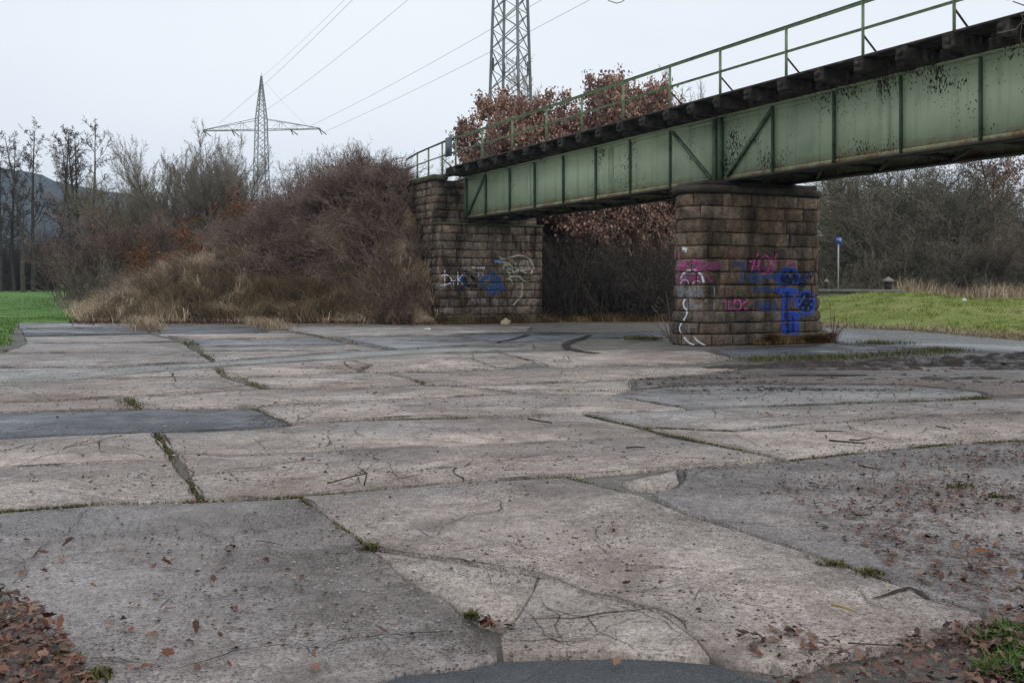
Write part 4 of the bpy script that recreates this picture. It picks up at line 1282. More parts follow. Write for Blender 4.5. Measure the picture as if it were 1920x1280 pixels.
for zz, nm, w in ((ZR1, 'top_rail', .075), (ZRM, 'mid_rail', .05)):
    q = MB()
    d = -.10 if zz > 7 else -.06
    wp = [AB(37.55, BR, zz), AB(39.05, BR, zz + d * .45), AB(40.35, BR, zz + d), AB(41.7, BR + .02, zz + d * 2.2)]
    for p0, p1 in zip(wp, wp[1:]):
        q.bar(p0, p1, .045, w * .8)
    rpart(q, nm, M_RAILDARK if zz > 7 else M_RAILGREEN)
q = MB(); q.tube([AB(41.7, BR + .02, 7.09), AB(41.85, BR, 6.95), AB(41.75, BR, 6.78), AB(41.5, BR, 6.63)], .022, 5); rpart(q, 'end_hook', M_RAILDARK)

# dark panel hung on the railing by the abutment
pa = a_of_px(841.5, BR - .05)
sp = AB(pa, BR - .06, 6.98)
panel = mesh_obj('slate_board', np.array(CUBE_V) @ np.array(frame_matrix(AB(pa - .33, BR - .055, 7.03), AB(pa + .33, BR - .055, 7.03), .014, .78))[:3, :3].T + np.array(sp + ZZ * .05), [CUBE_F], M_PLATE,
                 label='small blank slate-grey panel hung on the bridge railing near the abutment', category='sign')

# ------------------------------------------------------------------ pylons and wires
def pylon(name, base, R0, zlev, Rlev, phi, mat, mat2, panel, legw, brw, ztop, arm_z, arm_up, arm_half, arm_dir, label, armtip, group=None):
    root = empty(name, base, label=label, category='electricity pylon', group='lattice pylons of the power line')
    B = Vector(base)
    def R(z):
        zs, rs = zlev, Rlev
        for (za, zb, ra, rb) in zip(zs, zs[1:], rs, rs[1:]):
            if z <= zb: return ra + (rb - ra) * (z - za) / (zb - za)
        return rs[-1]
    C = lambda k, z: B + Vector((R(z) * math.cos(phi + k * math.pi / 2), R(z) * math.sin(phi + k * math.pi / 2), z - B.z))
    for k in range(4):
        for za, zb in zip(zlev, zlev[1:]):
            beam('leg', C(k, za), C(k, zb), legw, legw, mat if k % 2 else mat2, root)
    z = B.z
    while z < ztop - .3:
        h = max(.5, panel * min(1.3, max(.35, R(z) / R0 * 1.5)))
        z2 = min(z + h, ztop)
        for k in range(4):
            beam('brace', C(k, z), C(k + 1, z2), brw, brw, mat2, root)
            beam('brace', C(k + 1, z), C(k, z2), brw, brw, mat, root)
        z = z2
    d = Vector(arm_dir).normalized()
    n = Vector((-d.y, d.x, 0))
    for s in (-1, 1):
        tip = B + d * (s * arm_half) + ZZ * (arm_z - B.z)
        arm = MB()
        w = R(arm_z) * .72
        for e in (-1, 1):
            arm.bar(B + d * (s * w) + n * (e * w) + ZZ * (arm_z - B.z), tip + n * (e * .12), brw * 1.7, brw * 1.7)
            arm.bar(B + d * (s * w) + n * (e * w) + ZZ * (arm_up - B.z), tip + n * (e * .10) + ZZ * .12, brw * 1.3, brw * 1.3)
            for t in (.12, .27, .42, .57, .72, .87):
                lo = (B + d * (s * w) + n * (e * w) + ZZ * (arm_z - B.z)).lerp(tip + n * (e * .12), t)
                hi = (B + d * (s * w) + n * (e * w) + ZZ * (arm_up - B.z)).lerp(tip + n * (e * .1) + ZZ * .12, t)
                lo2 = (B + d * (s * w) + n * (e * w) + ZZ * (arm_z - B.z)).lerp(tip + n * (e * .12), min(1, t + .15))
                hi2 = (B + d * (s * w) + n * (e * w) + ZZ * (arm_up - B.z)).lerp(tip + n * (e * .1) + ZZ * .12, min(1, t + .15))
                if t in (.27, .57, .87): arm.bar(lo, hi, brw * .8, brw * .8)
                arm.bar(*((hi, lo2) if t in (.27, .57, .87) else (lo, hi2)), brw * .6, brw * .6)
        for t in (.1, .3, .5, .7, .9):
            p = (B + d * (s * w) + n * w + ZZ * (arm_z - B.z)).lerp(tip + n * .12, t)
            q2 = (B + d * (s * w) - n * w + ZZ * (arm_z - B.z)).lerp(tip - n * .12, min(1, t + .12))
            arm.bar(p, q2, brw * .6, brw * .6)
        arm_o = arm.build('crossarm', mat, root); rebase(root, arm_o)
        for f in (0.985, .5):
            c = B + d * (s * arm_half * f) + ZZ * (arm_z - B.z)
            ins = MB()
            to = (Vector(armtip) - B); to.z = 0; to.normalize()
            for e in (-1, 1):
                ins.tube([c + n * (e * .1), c + to * (e * 0.0) + d * .75 + d * (.35 * e) + ZZ * -.85], .07, 5)
            ins.build('insulator', M_INSUL, arm_o)
    beam('top_spike', B + ZZ * (ztop - B.z), B + ZZ * (ztop + .9 - B.z), brw, brw, mat, root)
    if group:
        for k in range(4):
            for z in group:
                c = C(k, z); g = (B - c); g.z = 0; g.normalize()
                beam('gusset_plate', c + ZZ * -.45 + g * .12, c + ZZ * .45 + g * .12, .03, .42, mat2, root)
    return root
PLX = (490 - 960) / FPX * 150
pylon('electricity_pylon', (PLX, 150, 1.5), 2.1, [1.5, 18, 24.9, 26.3, 33.0], [2.2, 1.28, 1.02, 1.0, .08], math.radians(45 - 5), M_GALV_L, M_GALV_L, 1.5, .13, .055, 32.6, 24.9, 26.5, 9.1, (1, -.10, 0),
      'far lattice pylon with one wide crossarm rising behind the bare bushes', (2, 70, 25))
pylon('electricity_pylon', (-.1, 70, 0), 2.1, [0, 14.1, 21.5, 27, 36], [2.0, 1.56, 1.29, 1.1, .1], math.radians(201), M_GALV, M_GALV_DARK, 1.35, .155, .055, 35.5, 25.2, 26.8, 10.5, (1, -.25, 0),
      'near lattice pylon cut off by the top of the photo, above the brown-leaved oaks', (-38, 150, 25), (16.9,))
def wire(p0, p1, sag, label, r=.019):
    p0, p1 = Vector(p0), Vector(p1)
    q = MB(); n = 24
    q.tube([p0.lerp(p1, i / n) - ZZ * (sag * 4 * (i / n) * (1 - i / n)) for i in range(n + 1)], r, 4)
    return q.build('overhead_wire', M_WIRE, None, label=label, category='power cable', group='overhead wires between the two pylons')
YE = 70
for (xa, ya, xb, yb, lab) in (
    (410, 232, 655, 0, 'overhead wire from the left tip of the far pylon crossarm, crossing its mast'),
    (500, 206, 757, 0, 'overhead wire passing close to the right of the far pylon mast'),
    (582, 236, 921, 47, 'upper of the two overhead wires running right behind the near pylon'),
    (604, 249, 1095, 0, 'lower of the two overhead wires running right behind the near pylon'),
):
    s0 = px_at(xa, ya, 149)
    sl = (yb - ya) / (xb - xa)
    xe = xb + (0 - (-95 - yb)) / -sl if False else xb + (-95 - yb) / sl
    wire(s0, px_at(xe, -95, YE), 0.5, lab)
wire(px_at(490, 146, 150), px_at(735, -90, 72), 0.3, 'very thin earth wire from the tip of the far pylon', .014)
wire(px_at(498, 155, 150), px_at(580, 240, 170), 0.3, 'very thin wire sloping down to the right from the far pylon tip', .014)
q = MB(); q.tube([px_at(x, y, 68) for x, y in ((1118, -40), (1130, -8), (1142, 2), (1156, 6.5), (1166, 4), (1178, -6), (1190, -40))], .035, 5)
q.build('jumper_loop', M_WIRE, None, label='short curved wire loop hanging in at the top edge right of the near pylon', category='power cable')

# ------------------------------------------------------------------ right-hand bank: quay wall, bollards, sign, building
wl0, wl1 = px_at(1500, 540.5, 55), px_at(1692, 545, 51)
quay = empty('quay_wall', ((wl0.x + wl1.x) / 2, 53, .6), label='low concrete quay wall along the top of the grassy bank', category='wall')
q = MB(); q.bar(Vector((wl0.x - 4, wl0.y + 1, .55)), Vector((wl1.x, wl1.y, .55)), .55, 1.25); rebase(quay, q.build('wall_body', M_QUAY, quay))
q = MB(); q.bar(Vector((wl0.x - 4, wl0.y + 1, 1.25)), Vector((wl1.x + .05, wl1.y, 1.21)), .75, .16); rebase(quay, q.build('coping', M_QUAY, quay))
def bollard(x, ybase, ytop, wpx, Y, label):
    p = px_at(x, ybase, Y)
    h = (ybase - ytop) * Y / FPX
    w = wpx * Y / FPX
    r = empty('bollard', p, label=label, category='bollard', group='capped bollards on the quay wall')
    q = MB(); q.tube([p + ZZ * (-.10), p + ZZ * h * .62], [w * .29, w * .31], 12); rebase(r, q.build('post', M_BOLLARD, r))
    q = MB(); q.tube([p + ZZ * h * .60, p + ZZ * h * .68, p + ZZ * h * .78, p + ZZ * h], [w * .46, w * .5, w * .38, .03], 12); rebase(r, q.build('cap', M_BOLCAP, r))
bollard(1665.5, 543, 519, 23, 51.5, 'larger capped bollard near the right end of the quay wall')
bollard(1549.5, 541, 522, 11, 54.5, 'small capped bollard right beside the stone pier')
sb = px_at(1571.5, 542, 54)
post = empty('sign_post', sb, label='thin grey pole carrying a small blue number plate on the quay wall', category='sign post')
q = MB(); q.tube([sb - ZZ * .1, px_at(1572, 452, 54)], .042, 8); rebase(post, q.build('pole', M_POLE, post))
pc0 = px_at(1573, 451, 53.93)
q = MB(); q.bar(pc0 - Vector((.15, 0, 0)), pc0 + Vector((.15, 0, 0)), .02, .36); rebase(post, q.build('plate', M_BLUE, post))
q = MB()
def digit(ch, cx, cz, w, h, t):
    segs = {'1': [((0, -1), (0, 1))], '7': [((-1, 1), (1, 1)), ((1, 1), (-.2, -1))], '6': [((1, 1), (-1, 0)), ((-1, 0), (-1, -1)), ((-1, -1), (1, -1)), ((1, -1), (1, 0)), ((1, 0), (-1, 0))]}[ch]
    for (x0, y0), (x1, y1) in segs:
        q.bar(pc0 + Vector((cx + x0 * w / 2, -.016, cz + y0 * h / 2)), pc0 + Vector((cx + x1 * w / 2, -.016, cz + y1 * h / 2)), .006, t)
for ch, cx in (('1', -.095), ('7', -.01), ('6', .085)):
    digit(ch, cx, .05, .06, .13, .026)
rebase(post, q.build('numbers', M_WHITE, post))

M_HWALL = simple('house_wall', [(0.48, 0.50, 0.54), (0.56, 0.58, 0.62)], 0.8, 0.4, 0.1)
M_HROOF = simple('house_roof', [(0.20, 0.085, 0.05), (0.28, 0.13, 0.08)], 0.85, 0.6, 0.3)
M_HGLASS = simple('house_glass', [(0.03, 0.035, 0.04), (0.05, 0.055, 0.06)], 0.15, 1, 0, 0.5)
hb = px_at(1500, 470, 135)
house = empty('distant_house', (hb.x, hb.y, 0.9), label='pale building with a reddish roof edge glimpsed behind the trees right of the pier', category='house')
x0, x1 = px_at(1440, 0, 135).x, px_at(1593, 0, 135).x
z1 = px_at(0, 393, 135).z
q = MB(); q.bar(Vector((x0, 138, (0.9 + z1) / 2)), Vector((x1, 138, (0.9 + z1) / 2)), 8, z1 - .9); rebase(house, q.build('wall', M_HWALL, house))
q = MB(); q.bar(Vector((x0 - .4, 138, z1 + .22)), Vector((x1 + .4, 138, z1 + .22)), 9, .45); rebase(house, q.build('roof', M_HROOF, house))
for wx in (x1 - 2.3, x1 - 5.4, x1 - 8.6):
    q = MB(); q.bar(Vector((wx - .6, 133.97, z1 - 3.0)), Vector((wx + .6, 133.97, z1 - 3.0)), .1, 1.4); rebase(house, q.build('window', M_HGLASS, house))

# ------------------------------------------------------------------ plants
class Segs:
    def __init__(self):
        self.thick, self.thin, self.leaf = [], [], []

def _norm(x, y, z):
    l = math.sqrt(x * x + y * y + z * z) or 1
    return x / l, y / l, z / l

def grow(S, r, p, d, L, rad, lev, cfg):
    c = cfg[lev]
    n = c['n']
    step = L / n
    x, y, z = p
    dx, dy, dz = d
    last = lev == len(cfg) - 1
    taper = c.get('taper', .75)
    for i in range(n):
        wv = c['wig']
        dx, dy, dz = _norm(dx + r.gauss(0, wv), dy + r.gauss(0, wv), dz + r.gauss(0, wv) + c['up'])
        nx, ny, nz = x + dx * step, y + dy * step, z + dz * step
        r0 = rad * (1 - taper * i / n)
        r1 = rad * (1 - taper * (i + 1) / n)
        (S.thick if lev <= c.get('thick_to', 1) and not last else S.thin).append((x, y, z, nx, ny, nz, r0, r1 if not (last and i == n - 1) else 0.0))
        t = (i + 1) / n
        if not last and t >= c['start']:
            k = c['kids']
            k = int(k) + (1 if r.random() < k - int(k) else 0)
            for _ in range(k):
                f = r.random()
                px, py, pz = x + (nx - x) * f, y + (ny - y) * f, z + (nz - z) * f
                ang = r.uniform(*c['ang'])
                ax, ay, az = _norm(r.gauss(0, 1), r.gauss(0, 1), r.gauss(0, 1))
                dot = ax * dx + ay * dy + az * dz
                ax, ay, az = _norm(ax - dot * dx, ay - dot * dy, az - dot * dz)
                ca_, sa_ = math.cos(ang), math.sin(ang)
                cd = _norm(dx * ca_ + ax * sa_, dy * ca_ + ay * sa_, dz * ca_ + az * sa_)
                cl = L * c['ratio'] * (1 - c.get('fall', .5) * t) * r.uniform(.6, 1.25)
                grow(S, r, (px, py, pz), cd, cl, max(c.get('rmin', .004), r0 * c['rr']), lev + 1, cfg)
        x, y, z = nx, ny, nz
        lf = c.get('leaf', 0)
        if lf and r.random() < lf:
            S.leaf.append((x, y, z))

def segs_mesh(arr, sides=3, rscale=1.0, rmin=0.0):
    A = np.array(arr, float).reshape(-1, 8)
    P0, P1 = A[:, :3], A[:, 3:6]
    R0, R1 = np.maximum(A[:, 6] * rscale, rmin), A[:, 7] * rscale
    tip = R1 <= 1e-6
    D_ = P1 - P0
    D_ /= np.linalg.norm(D_, axis=1, keepdims=True) + 1e-9
    up = np.where(np.abs(D_[:, 2:3]) > .9, np.array([[1., 0, 0]]), np.array([[0, 0, 1.]]))
    X = np.cross(D_, up); X /= np.linalg.norm(X, axis=1, keepdims=True) + 1e-9
    Yv = np.cross(D_, X)
    n = len(A)
    V = np.zeros((n, 2 * sides, 3))
    for k in range(sides):
        a = 2 * math.pi * k / sides
        o = X * math.cos(a) + Yv * math.sin(a)
        V[:, k] = P0 + o * R0[:, None]
        V[:, sides + k] = P1 + o * np.maximum(R1, R0 * .35 * tip)[:, None]
    base = np.arange(n)[:, None] * (2 * sides)
    Q, T = [], []
    nt = np.where(~tip)[0]; ti = np.where(tip)[0]
    for k in range(sides):
        k2 = (k + 1) % sides
        Q.append(np.concatenate([base[nt] + k, base[nt] + k2, base[nt] + sides + k2, base[nt] + sides + k], 1))
        T.append(np.concatenate([base[ti] + k, base[ti] + k2, base[ti] + sides], 1))
    return V.reshape(-1, 3), np.concatenate(Q), np.concatenate(T)

def leaves_mesh(pts, size, r, up_bias=0.0):
    """small folded leaves"""
    n = len(pts)
    if n == 0: return np.zeros((0, 3)), np.zeros((0, 3), int)
    P = np.array(pts, float)
    A = r.normal(size=(n, 3)); A[:, 2] *= (1 - up_bias)
    A /= np.linalg.norm(A, axis=1, keepdims=True)
    B = np.cross(A, r.normal(size=(n, 3))); B /= np.linalg.norm(B, axis=1, keepdims=True) + 1e-9
    N = np.cross(A, B)
    s = size * r.uniform(.6, 1.3, n)[:, None]
    V = np.stack([P, P + A * s * .5 + B * s * .32 + N * s * .12, P + A * s, P + A * s * .5 - B * s * .32 + N * s * .12], 1).reshape(-1, 3)
    i = np.arange(n)[:, None] * 4
    T = np.concatenate([np.concatenate([i, i + 1, i + 2], 1), np.concatenate([i, i + 2, i + 3], 1)])
    return V, T

def plant_proto(kind, seed, cfg, stems, height_hint, m_trunk, m_twig, m_leaf=None, leaf_size=.09, leaf_n=1, rscale=1.0, rmin_thin=0.006):
    r = random.Random(seed)
    S = Segs()
    for (p, d, L, rad) in stems(r):
        grow(S, r, p, _norm(*d), L, rad, 0, cfg)
    Vt, Qt, Tt = segs_mesh(S.thick, 5, rscale)
    Vn, Qn, Tn = segs_mesh(S.thin, 3, rscale, rmin_thin)
    top = max(np.percentile(Vn[:, 2], 99.7), 0.1)
    if kind == 'oak_tree': top = max(top, float(Vt[:, 2].max()) + .1)
    me_t = fast_mesh(kind + '_trunk', Vt, [Qt, Tt], m_trunk)
    mats, idx = [m_twig], [np.zeros(len(Qn), int), np.zeros(len(Tn), int)]
    fs = [Qn, Tn]
    V = Vn
    if m_leaf is not None and S.leaf:
        g = np.random.default_rng(seed)
        pts = np.repeat(np.array(S.leaf), leaf_n, 0)
        pts = pts + g.normal(size=pts.shape) * leaf_size * .8
        Vl, Tl = leaves_mesh(pts, leaf_size, g)
        fs = [Qn, np.concatenate([Tn, Tl + len(V)])]
        V = np.concatenate([V, Vl])
        idx = [np.zeros(len(Qn), int), np.zeros(len(Tn), int), np.ones(len(Tl), int)]
        mats = [m_twig, m_leaf]
    if len(fs[0]) == 0: fs = fs[1:]
    me_c = fast_mesh(kind + '_crown', V, fs, mats, np.concatenate(idx))
    return dict(kind=kind, trunk=me_t, crown=me_c, h=top, c=(float(V[:, 0].mean()), float(V[:, 1].mean())), segs=S, tris=len(Qn) * 2 + len(Tn))

def plant(proto, x, y, h, label, cat, z=None, rot=None, wide=1.0, group=None, name=None, lean=(0, 0), center=False):
    s = h / proto['h']
    o = empty(name or proto['kind'], (x, y, (z if z is not None else 0) - .06), label=label, category=cat)
    if group: o['group'] = group
    o.scale = (s * wide, s * wide, s)
    rz = rng.uniform(0, 6.28) if rot is None else rot
    o.rotation_euler = (lean[0], lean[1], rz)
    if center:
        cx, cy = proto['c'][0] * s * wide, proto['c'][1] * s * wide
        o.location.x -= math.cos(rz) * cx - math.sin(rz) * cy
        o.location.y -= math.sin(rz) * cx + math.cos(rz) * cy
    t = bpy.data.objects.new('trunk', proto['trunk']); link(t, o)
    c = bpy.data.objects.new('crown', proto['crown']); link(c, o)
    return o

PI = math.pi
# alder: one straight mast, ascending side branches, fine top
cfg_alder = [dict(n=16, wig=.035, up=.03, start=.32, kids=1.9, ang=(.6, 1.15), ratio=.26, rr=.36, fall=.55, taper=.9, thick_to=1),
             dict(n=5, wig=.16, up=.05, start=.25, kids=2.2, ang=(.5, 1.0), ratio=.5, rr=.55, thick_to=1),
             dict(n=3, wig=.2, up=.04, start=.3, kids=2.4, ang=(.4, .9), ratio=.55, rr=.6, rmin=.012),
             dict(n=2, wig=.25, up=.0, leaf=.35)]
ALD = [plant_proto('alder_tree', s, cfg_alder, lambda r: [((0, 0, 0), (r.uniform(-.05, .05), r.uniform(-.05, .05), 1), 15, .24)], 15, BARK, TW_DARK, LF_DARK, .12, 1, 1.15, .019) for s in (1, 2, 3)]
cfg_multi = [dict(n=9, wig=.06, up=.045, start=.22, kids=2.1, ang=(.3, .75), ratio=.45, rr=.5, fall=.45, taper=.85, thick_to=1),
             dict(n=5, wig=.11, up=.07, start=.2, kids=2.6, ang=(.3, .75), ratio=.5, rr=.55, thick_to=1),
             dict(n=3, wig=.16, up=.06, start=.2, kids=2.5, ang=(.3, .8), ratio=.6, rr=.6, rmin=.008),
             dict(n=2, wig=.2, up=.05)]
def fan(n, spread, L, rad, foot):
    def f(r):
        out = []
        for k in range(n):
            a = r.uniform(0, 2 * PI)
            s = spread * math.sqrt(r.random())
            out.append(((foot * r.random() * math.cos(a), foot * r.random() * math.sin(a), 0), (s * math.cos(a), s * math.sin(a), 1), L * r.uniform(.55, 1.15), rad * r.uniform(.7, 1.2)))
        return out
    return f
WIL = [plant_proto('willow_shrub', s, cfg_multi, fan(20, .95, 8.5, .07, .8), 8.6, BARK_MOSS, TW_OLIVE if s == 11 else TW_GREY, None, rmin_thin=.010) for s in (11, 12, 13)]
cfg_shrub = [dict(n=7, wig=.08, up=.07, start=.3, kids=1.7, ang=(.3, .85), ratio=.5, rr=.6, fall=.4, taper=.8, thick_to=0),
             dict(n=4, wig=.16, up=.06, start=.2, kids=2.1, ang=(.3, .9), ratio=.55, rr=.6, rmin=.005),
             dict(n=3, wig=.2, up=.05, start=.3, kids=1.9, ang=(.3, .9), ratio=.55, rr=.65, rmin=.005),
             dict(n=2, wig=.22, up=.04)]
SHR = [plant_proto('bare_shrub', s, cfg_shrub, fan(20, .55, 3.2, .026, .8), 3.4, TW_DARK, m, None, rmin_thin=.0065) for s, m in ((21, TW_PURPLE), (22, TW_RED), (23, TW_PURPLE), (24, TW_BANK))]
cfg_thk = [dict(n=8, wig=.10, up=.03, start=.15, kids=2.0, ang=(.3, .95), ratio=.45, rr=.55, fall=.4, taper=.8, thick_to=1),
           dict(n=5, wig=.15, up=.05, start=.15, kids=2.3, ang=(.3, 1.0), ratio=.5, rr=.55, thick_to=0),
           dict(n=3, wig=.2, up=.04, start=.2, kids=2.3, ang=(.3, 1.0), ratio=.6, rr=.6, rmin=.009),
           dict(n=2, wig=.22, up=.02)]
THK = [plant_proto('bare_bush', s, cfg_thk, fan(22, 1.0, 7.5, .05, .9), 7.5, BARK_MOSS, m, None, rmin_thin=.012) for s, m in ((25, TW_BANK), (26, TW_OLIVE_D), (29, TW_PURPLE))]
cfg_oak = [dict(n=8, wig=.10, up=.03, start=.15, kids=1.8, ang=(.6, 1.2), ratio=.50, rr=.5, fall=.45, taper=.8, thick_to=1, leaf=.4),
           dict(n=5, wig=.16, up=.04, start=.15, kids=2.3, ang=(.5, 1.1), ratio=.5, rr=.55, thick_to=1, leaf=.6),
           dict(n=4, wig=.2, up=.03, start=.15, kids=2.0, ang=(.5, 1.1), ratio=.5, rr=.6, rmin=.007, leaf=.8),
           dict(n=2, wig=.25, up=.0, leaf=.9)]
OAK = [plant_proto('oak_tree', s, cfg_oak, fan(12, .85, 4.8, .06, .5), 6.5, BARK, TW_PURPLE, LF_OAK, .13, 4, rmin_thin=.008) for s in (31, 32)]
cfg_sap = [dict(n=5, wig=.1, up=.05, start=.2, kids=2.0, ang=(.6, 1.2), ratio=.5, rr=.5, fall=.4, thick_to=0),
           dict(n=4, wig=.18, up=.05, start=.2, kids=1.8, ang=(.5, 1.1), ratio=.55, rr=.6, leaf=.8),
           dict(n=2, wig=.2, up=.02, leaf=1.0)]
cfg_sap[1]['leaf'] = .55; cfg_sap[2]['leaf'] = .7
SAP = [plant_proto('oak_sapling', s, cfg_sap, fan(4, .6, 2.4, .022, .2), 2.4, BARK, TW_RED, LF_ORANGE, .11, 2, rmin_thin=.007) for s in (41, 42)]
cfg_big = [dict(n=9, wig=.07, up=.03, start=.22, kids=2.4, ang=(.55, 1.1), ratio=.55, rr=.52, fall=.4, taper=.8, thick_to=1),
           dict(n=6, wig=.14, up=.06, start=.2, kids=2.2, ang=(.45, 1.0), ratio=.5, rr=.55, thick_to=1),
           dict(n=4, wig=.18, up=.05, start=.2, kids=2.4, ang=(.4, 1.0), ratio=.5, rr=.6, rmin=.012),
           dict(n=3, wig=.2, up=.03)]
BIG = [plant_proto('bare_tree', s, cfg_big, lambda r: [((0, 0, 0), (.03, 0, 1), 10.5, .30), ((.2, 0, 1.2), (.3, .1, 1), 8.5, .2)], 11, BARK_MOSS, TW_BANK, None, rmin_thin=.014) for s in (51,)]
cfg_sparse = [dict(n=9, wig=.07, up=.04, start=.3, kids=1.6, ang=(.5, 1.1), ratio=.42, rr=.45, fall=.4, taper=.85, thick_to=1),
              dict(n=5, wig=.16, up=.05, start=.2, kids=2.0, ang=(.5, 1.0), ratio=.5, rr=.55, thick_to=1),
              dict(n=3, wig=.2, up=.02, start=.2, kids=1.8, ang=(.5, 1.0), ratio=.55, rr=.6, rmin=.01, leaf=.5),
              dict(n=2, wig=.25, up=.0, leaf=.6)]
SPA = [plant_proto('oak_tree', s, cfg_sparse, fan(2, .2, 9.5, .14, .2), 10, BARK, TW_DARK, LF_OAK, .15, 1, rmin_thin=.012) for s in (61,)]

def P_at(x, Y):
    return ((x - 960) / FPX * Y, Y)

# alders in a row behind the field
GA = 'tall bare alders behind the green field'
for i, (x, Y, ytop, lab, ln) in enumerate([
    (2, 96, 300, 'low dark alder half cut off by the left edge of the photo', -.05),
    (27, 98, 285, 'slim alder leaning left, second from the left edge behind the field', -.10),
    (44, 94, 246, 'tall straight alder with dense top, third from the left edge behind the field', -.04),
    (63, 97, 243, 'tall straight alder right beside the third one, fourth from the left edge', -.01),
    (110, 97, 249, 'alder standing free with a gap to its left, fifth from the left edge', 0),
    (127, 102, 262, 'thin alder close behind the free-standing one, sixth from the left edge', .02),
    (143, 100, 262, 'thin upright alder, seventh from the left edge, over the purple bush', 0),
    (150, 98, 258, 'thin alder just left of the leaning one, over the purple bush', .04),
    (160, 96, 240, 'alder leaning right, last of the row before the big willow bush', .14)]):
    X, _ = P_at(x, Y)
    z = z_field(X, Y)
    plant(ALD[i % 3], X, Y, (px_at(0, ytop, Y).z - z) * 1.06, lab, 'tree', z, lean=(0, ln), group=GA, wide=.9)

def zg(x, y):
    return max(z_emb(x, y), z_field(x, y) if x < -8 else -9, 0.0)
def put(proto, x, Y, ytop, lab, cat, wide=1.0, group=None, zz=None, **kw):
    X, _ = P_at(x, Y)
    z = zg(X, Y) if zz is None else zz
    h = px_at(0, ytop, Y).z - z
    return plant(proto, X, Y, h, lab, cat, z, wide=wide, group=group, **kw)
# big willow shrubs left of the far pylon
for i, (x, Y, yt, lab, wd, k) in enumerate([
    (262, 66, 285, 'olive-green willow bush nearest the alders, left of the tallest willow', .9, 0),
    (330, 64, 248, 'tall pale willow bush with fine twigs standing against the sky left of the far pylon', .85, 1),
    (408, 62, 250, 'grey willow bush directly left of the far pylon mast', .85, 2),
    (455, 66, 275, 'lower grey willow bush partly in front of the far pylon mast', .8, 1),
    (215, 74, 268, 'bare leaning willow between the alders and the willow bushes', .7, 2)]):
    put(WIL[k], x, Y, yt, lab, 'bush', wd, 'bare willow bushes left of the embankment')
for i, (x, Y, yt, lab, wd, k) in enumerate([
    (175, 62, 395, 'purple-brown rounded bush at the right edge of the green field', 1.25, 0),
    (235, 60, 370, 'reddish dense bush under the olive willow', 1.3, 1),
    (300, 57, 395, 'dense bush behind the small orange oak on the slope', 1.2, 2),
    (130, 72, 430, 'small purple bush at the foot of the leaning alder', 1.2, 1)]):
    put(SHR[k], x, Y, yt, lab, 'bush', wd, 'rounded bare bushes by the field')
# shrubs standing up against the sky on the embankment
for i, (x, Y, yt, lab, wd, k) in enumerate([
    (505, 53, 335, 'low bare shrub on the embankment just right of the far pylon mast', 1.0, 0),
    (560, 51, 285, 'bare shrub with upright twigs under the right half of the pylon crossarm', .8, 2),
    (610, 50, 272, 'bare shrub under the right tip of the pylon crossarm', .8, 0),
    (655, 50, 260, 'tallest bare shrub on top of the embankment', .85, 2),
    (700, 49, 272, 'bare shrub between the tallest one and the end of the railing', .8, 0),
    (735, 47, 318, 'bare reddish shrub at the hooked end of the bridge railing', .8, 1)]):
    put(SHR[k], x, Y, yt, lab, 'shrub', wd, 'bare shrubs on top of the embankment')
for (x, Y, yt, lab, k, wd) in [
    (338, 45.0, 398, 'orange-leaved oak sapling on the open grassy slope', 0, 1.0),
    (270, 46.5, 435, 'dim reddish oak sapling left of the bright orange one', 1, 1.0),
    (445, 46.5, 340, 'rusty-leaved oak sapling high on the embankment below the far pylon', 1, 1.1)]:
    put(SAP[k], x, Y, yt, lab, 'sapling', wd, 'oak saplings with orange leaves')
# brown oaks behind the railing
for (x, Y, yt, lab, k, wd) in [
    (1022, 50, 152, 'brown-leaved oak at the foot of the near pylon behind the railing', 0, .75),
    (1082, 51, 176, 'middle brown-leaved oak behind the railing', 1, .75),
    (1198, 49, 160, 'brown-leaved oak furthest right behind the railing', 0, .5),
    (972, 48, 212, 'low brown-leaved oak in front of the left leg of the near pylon', 1, .5),
    (1118, 47.5, 172, 'low brown-leaved oak in the middle of the oak group behind the railing', 0, .75),
    (1160, 47.5, 160, 'low brown-leaved oak just left of the furthest right one', 1, .6)]:
    put(OAK[k], x, Y, yt, lab, 'tree', wd, 'brown-leaved oaks behind the railing', center=True)
for (x, Y, yt, lab, k, pr, wd) in [
    (1215, 48, 165, 'bare shrub right of the oaks behind the railing', 1, WIL, .45), (1128, 54, 132, 'bare twiggy shrub sticking out above the brown oaks', 2, WIL, .8),
    (888, 47, 272, 'thin bare shrub behind the railing between abutment and oaks', 3, SHR, .7)]:
    put(pr[k], x, Y, yt, lab, 'shrub', wd, 'bare shrubs behind the railing')
for (x, Y, yt, lab, k, wd) in [
    (1120, 45.5, 440, 'orange-leaved oak sapling in the dark brush under the bridge', 0, .8),
    (1215, 46.5, 430, 'orange-leaved oak sapling close to the left side of the pier under the bridge', 1, .8),
    (1065, 46, 430, 'rusty oak sapling beside the abutment under the bridge', 1, .7)]:
    X, _ = P_at(x, Y)
    put(SAP[k], x, Y, yt, lab, 'sapling', wd, 'oak saplings under the bridge', zz=max(0, zg(X, Y)))
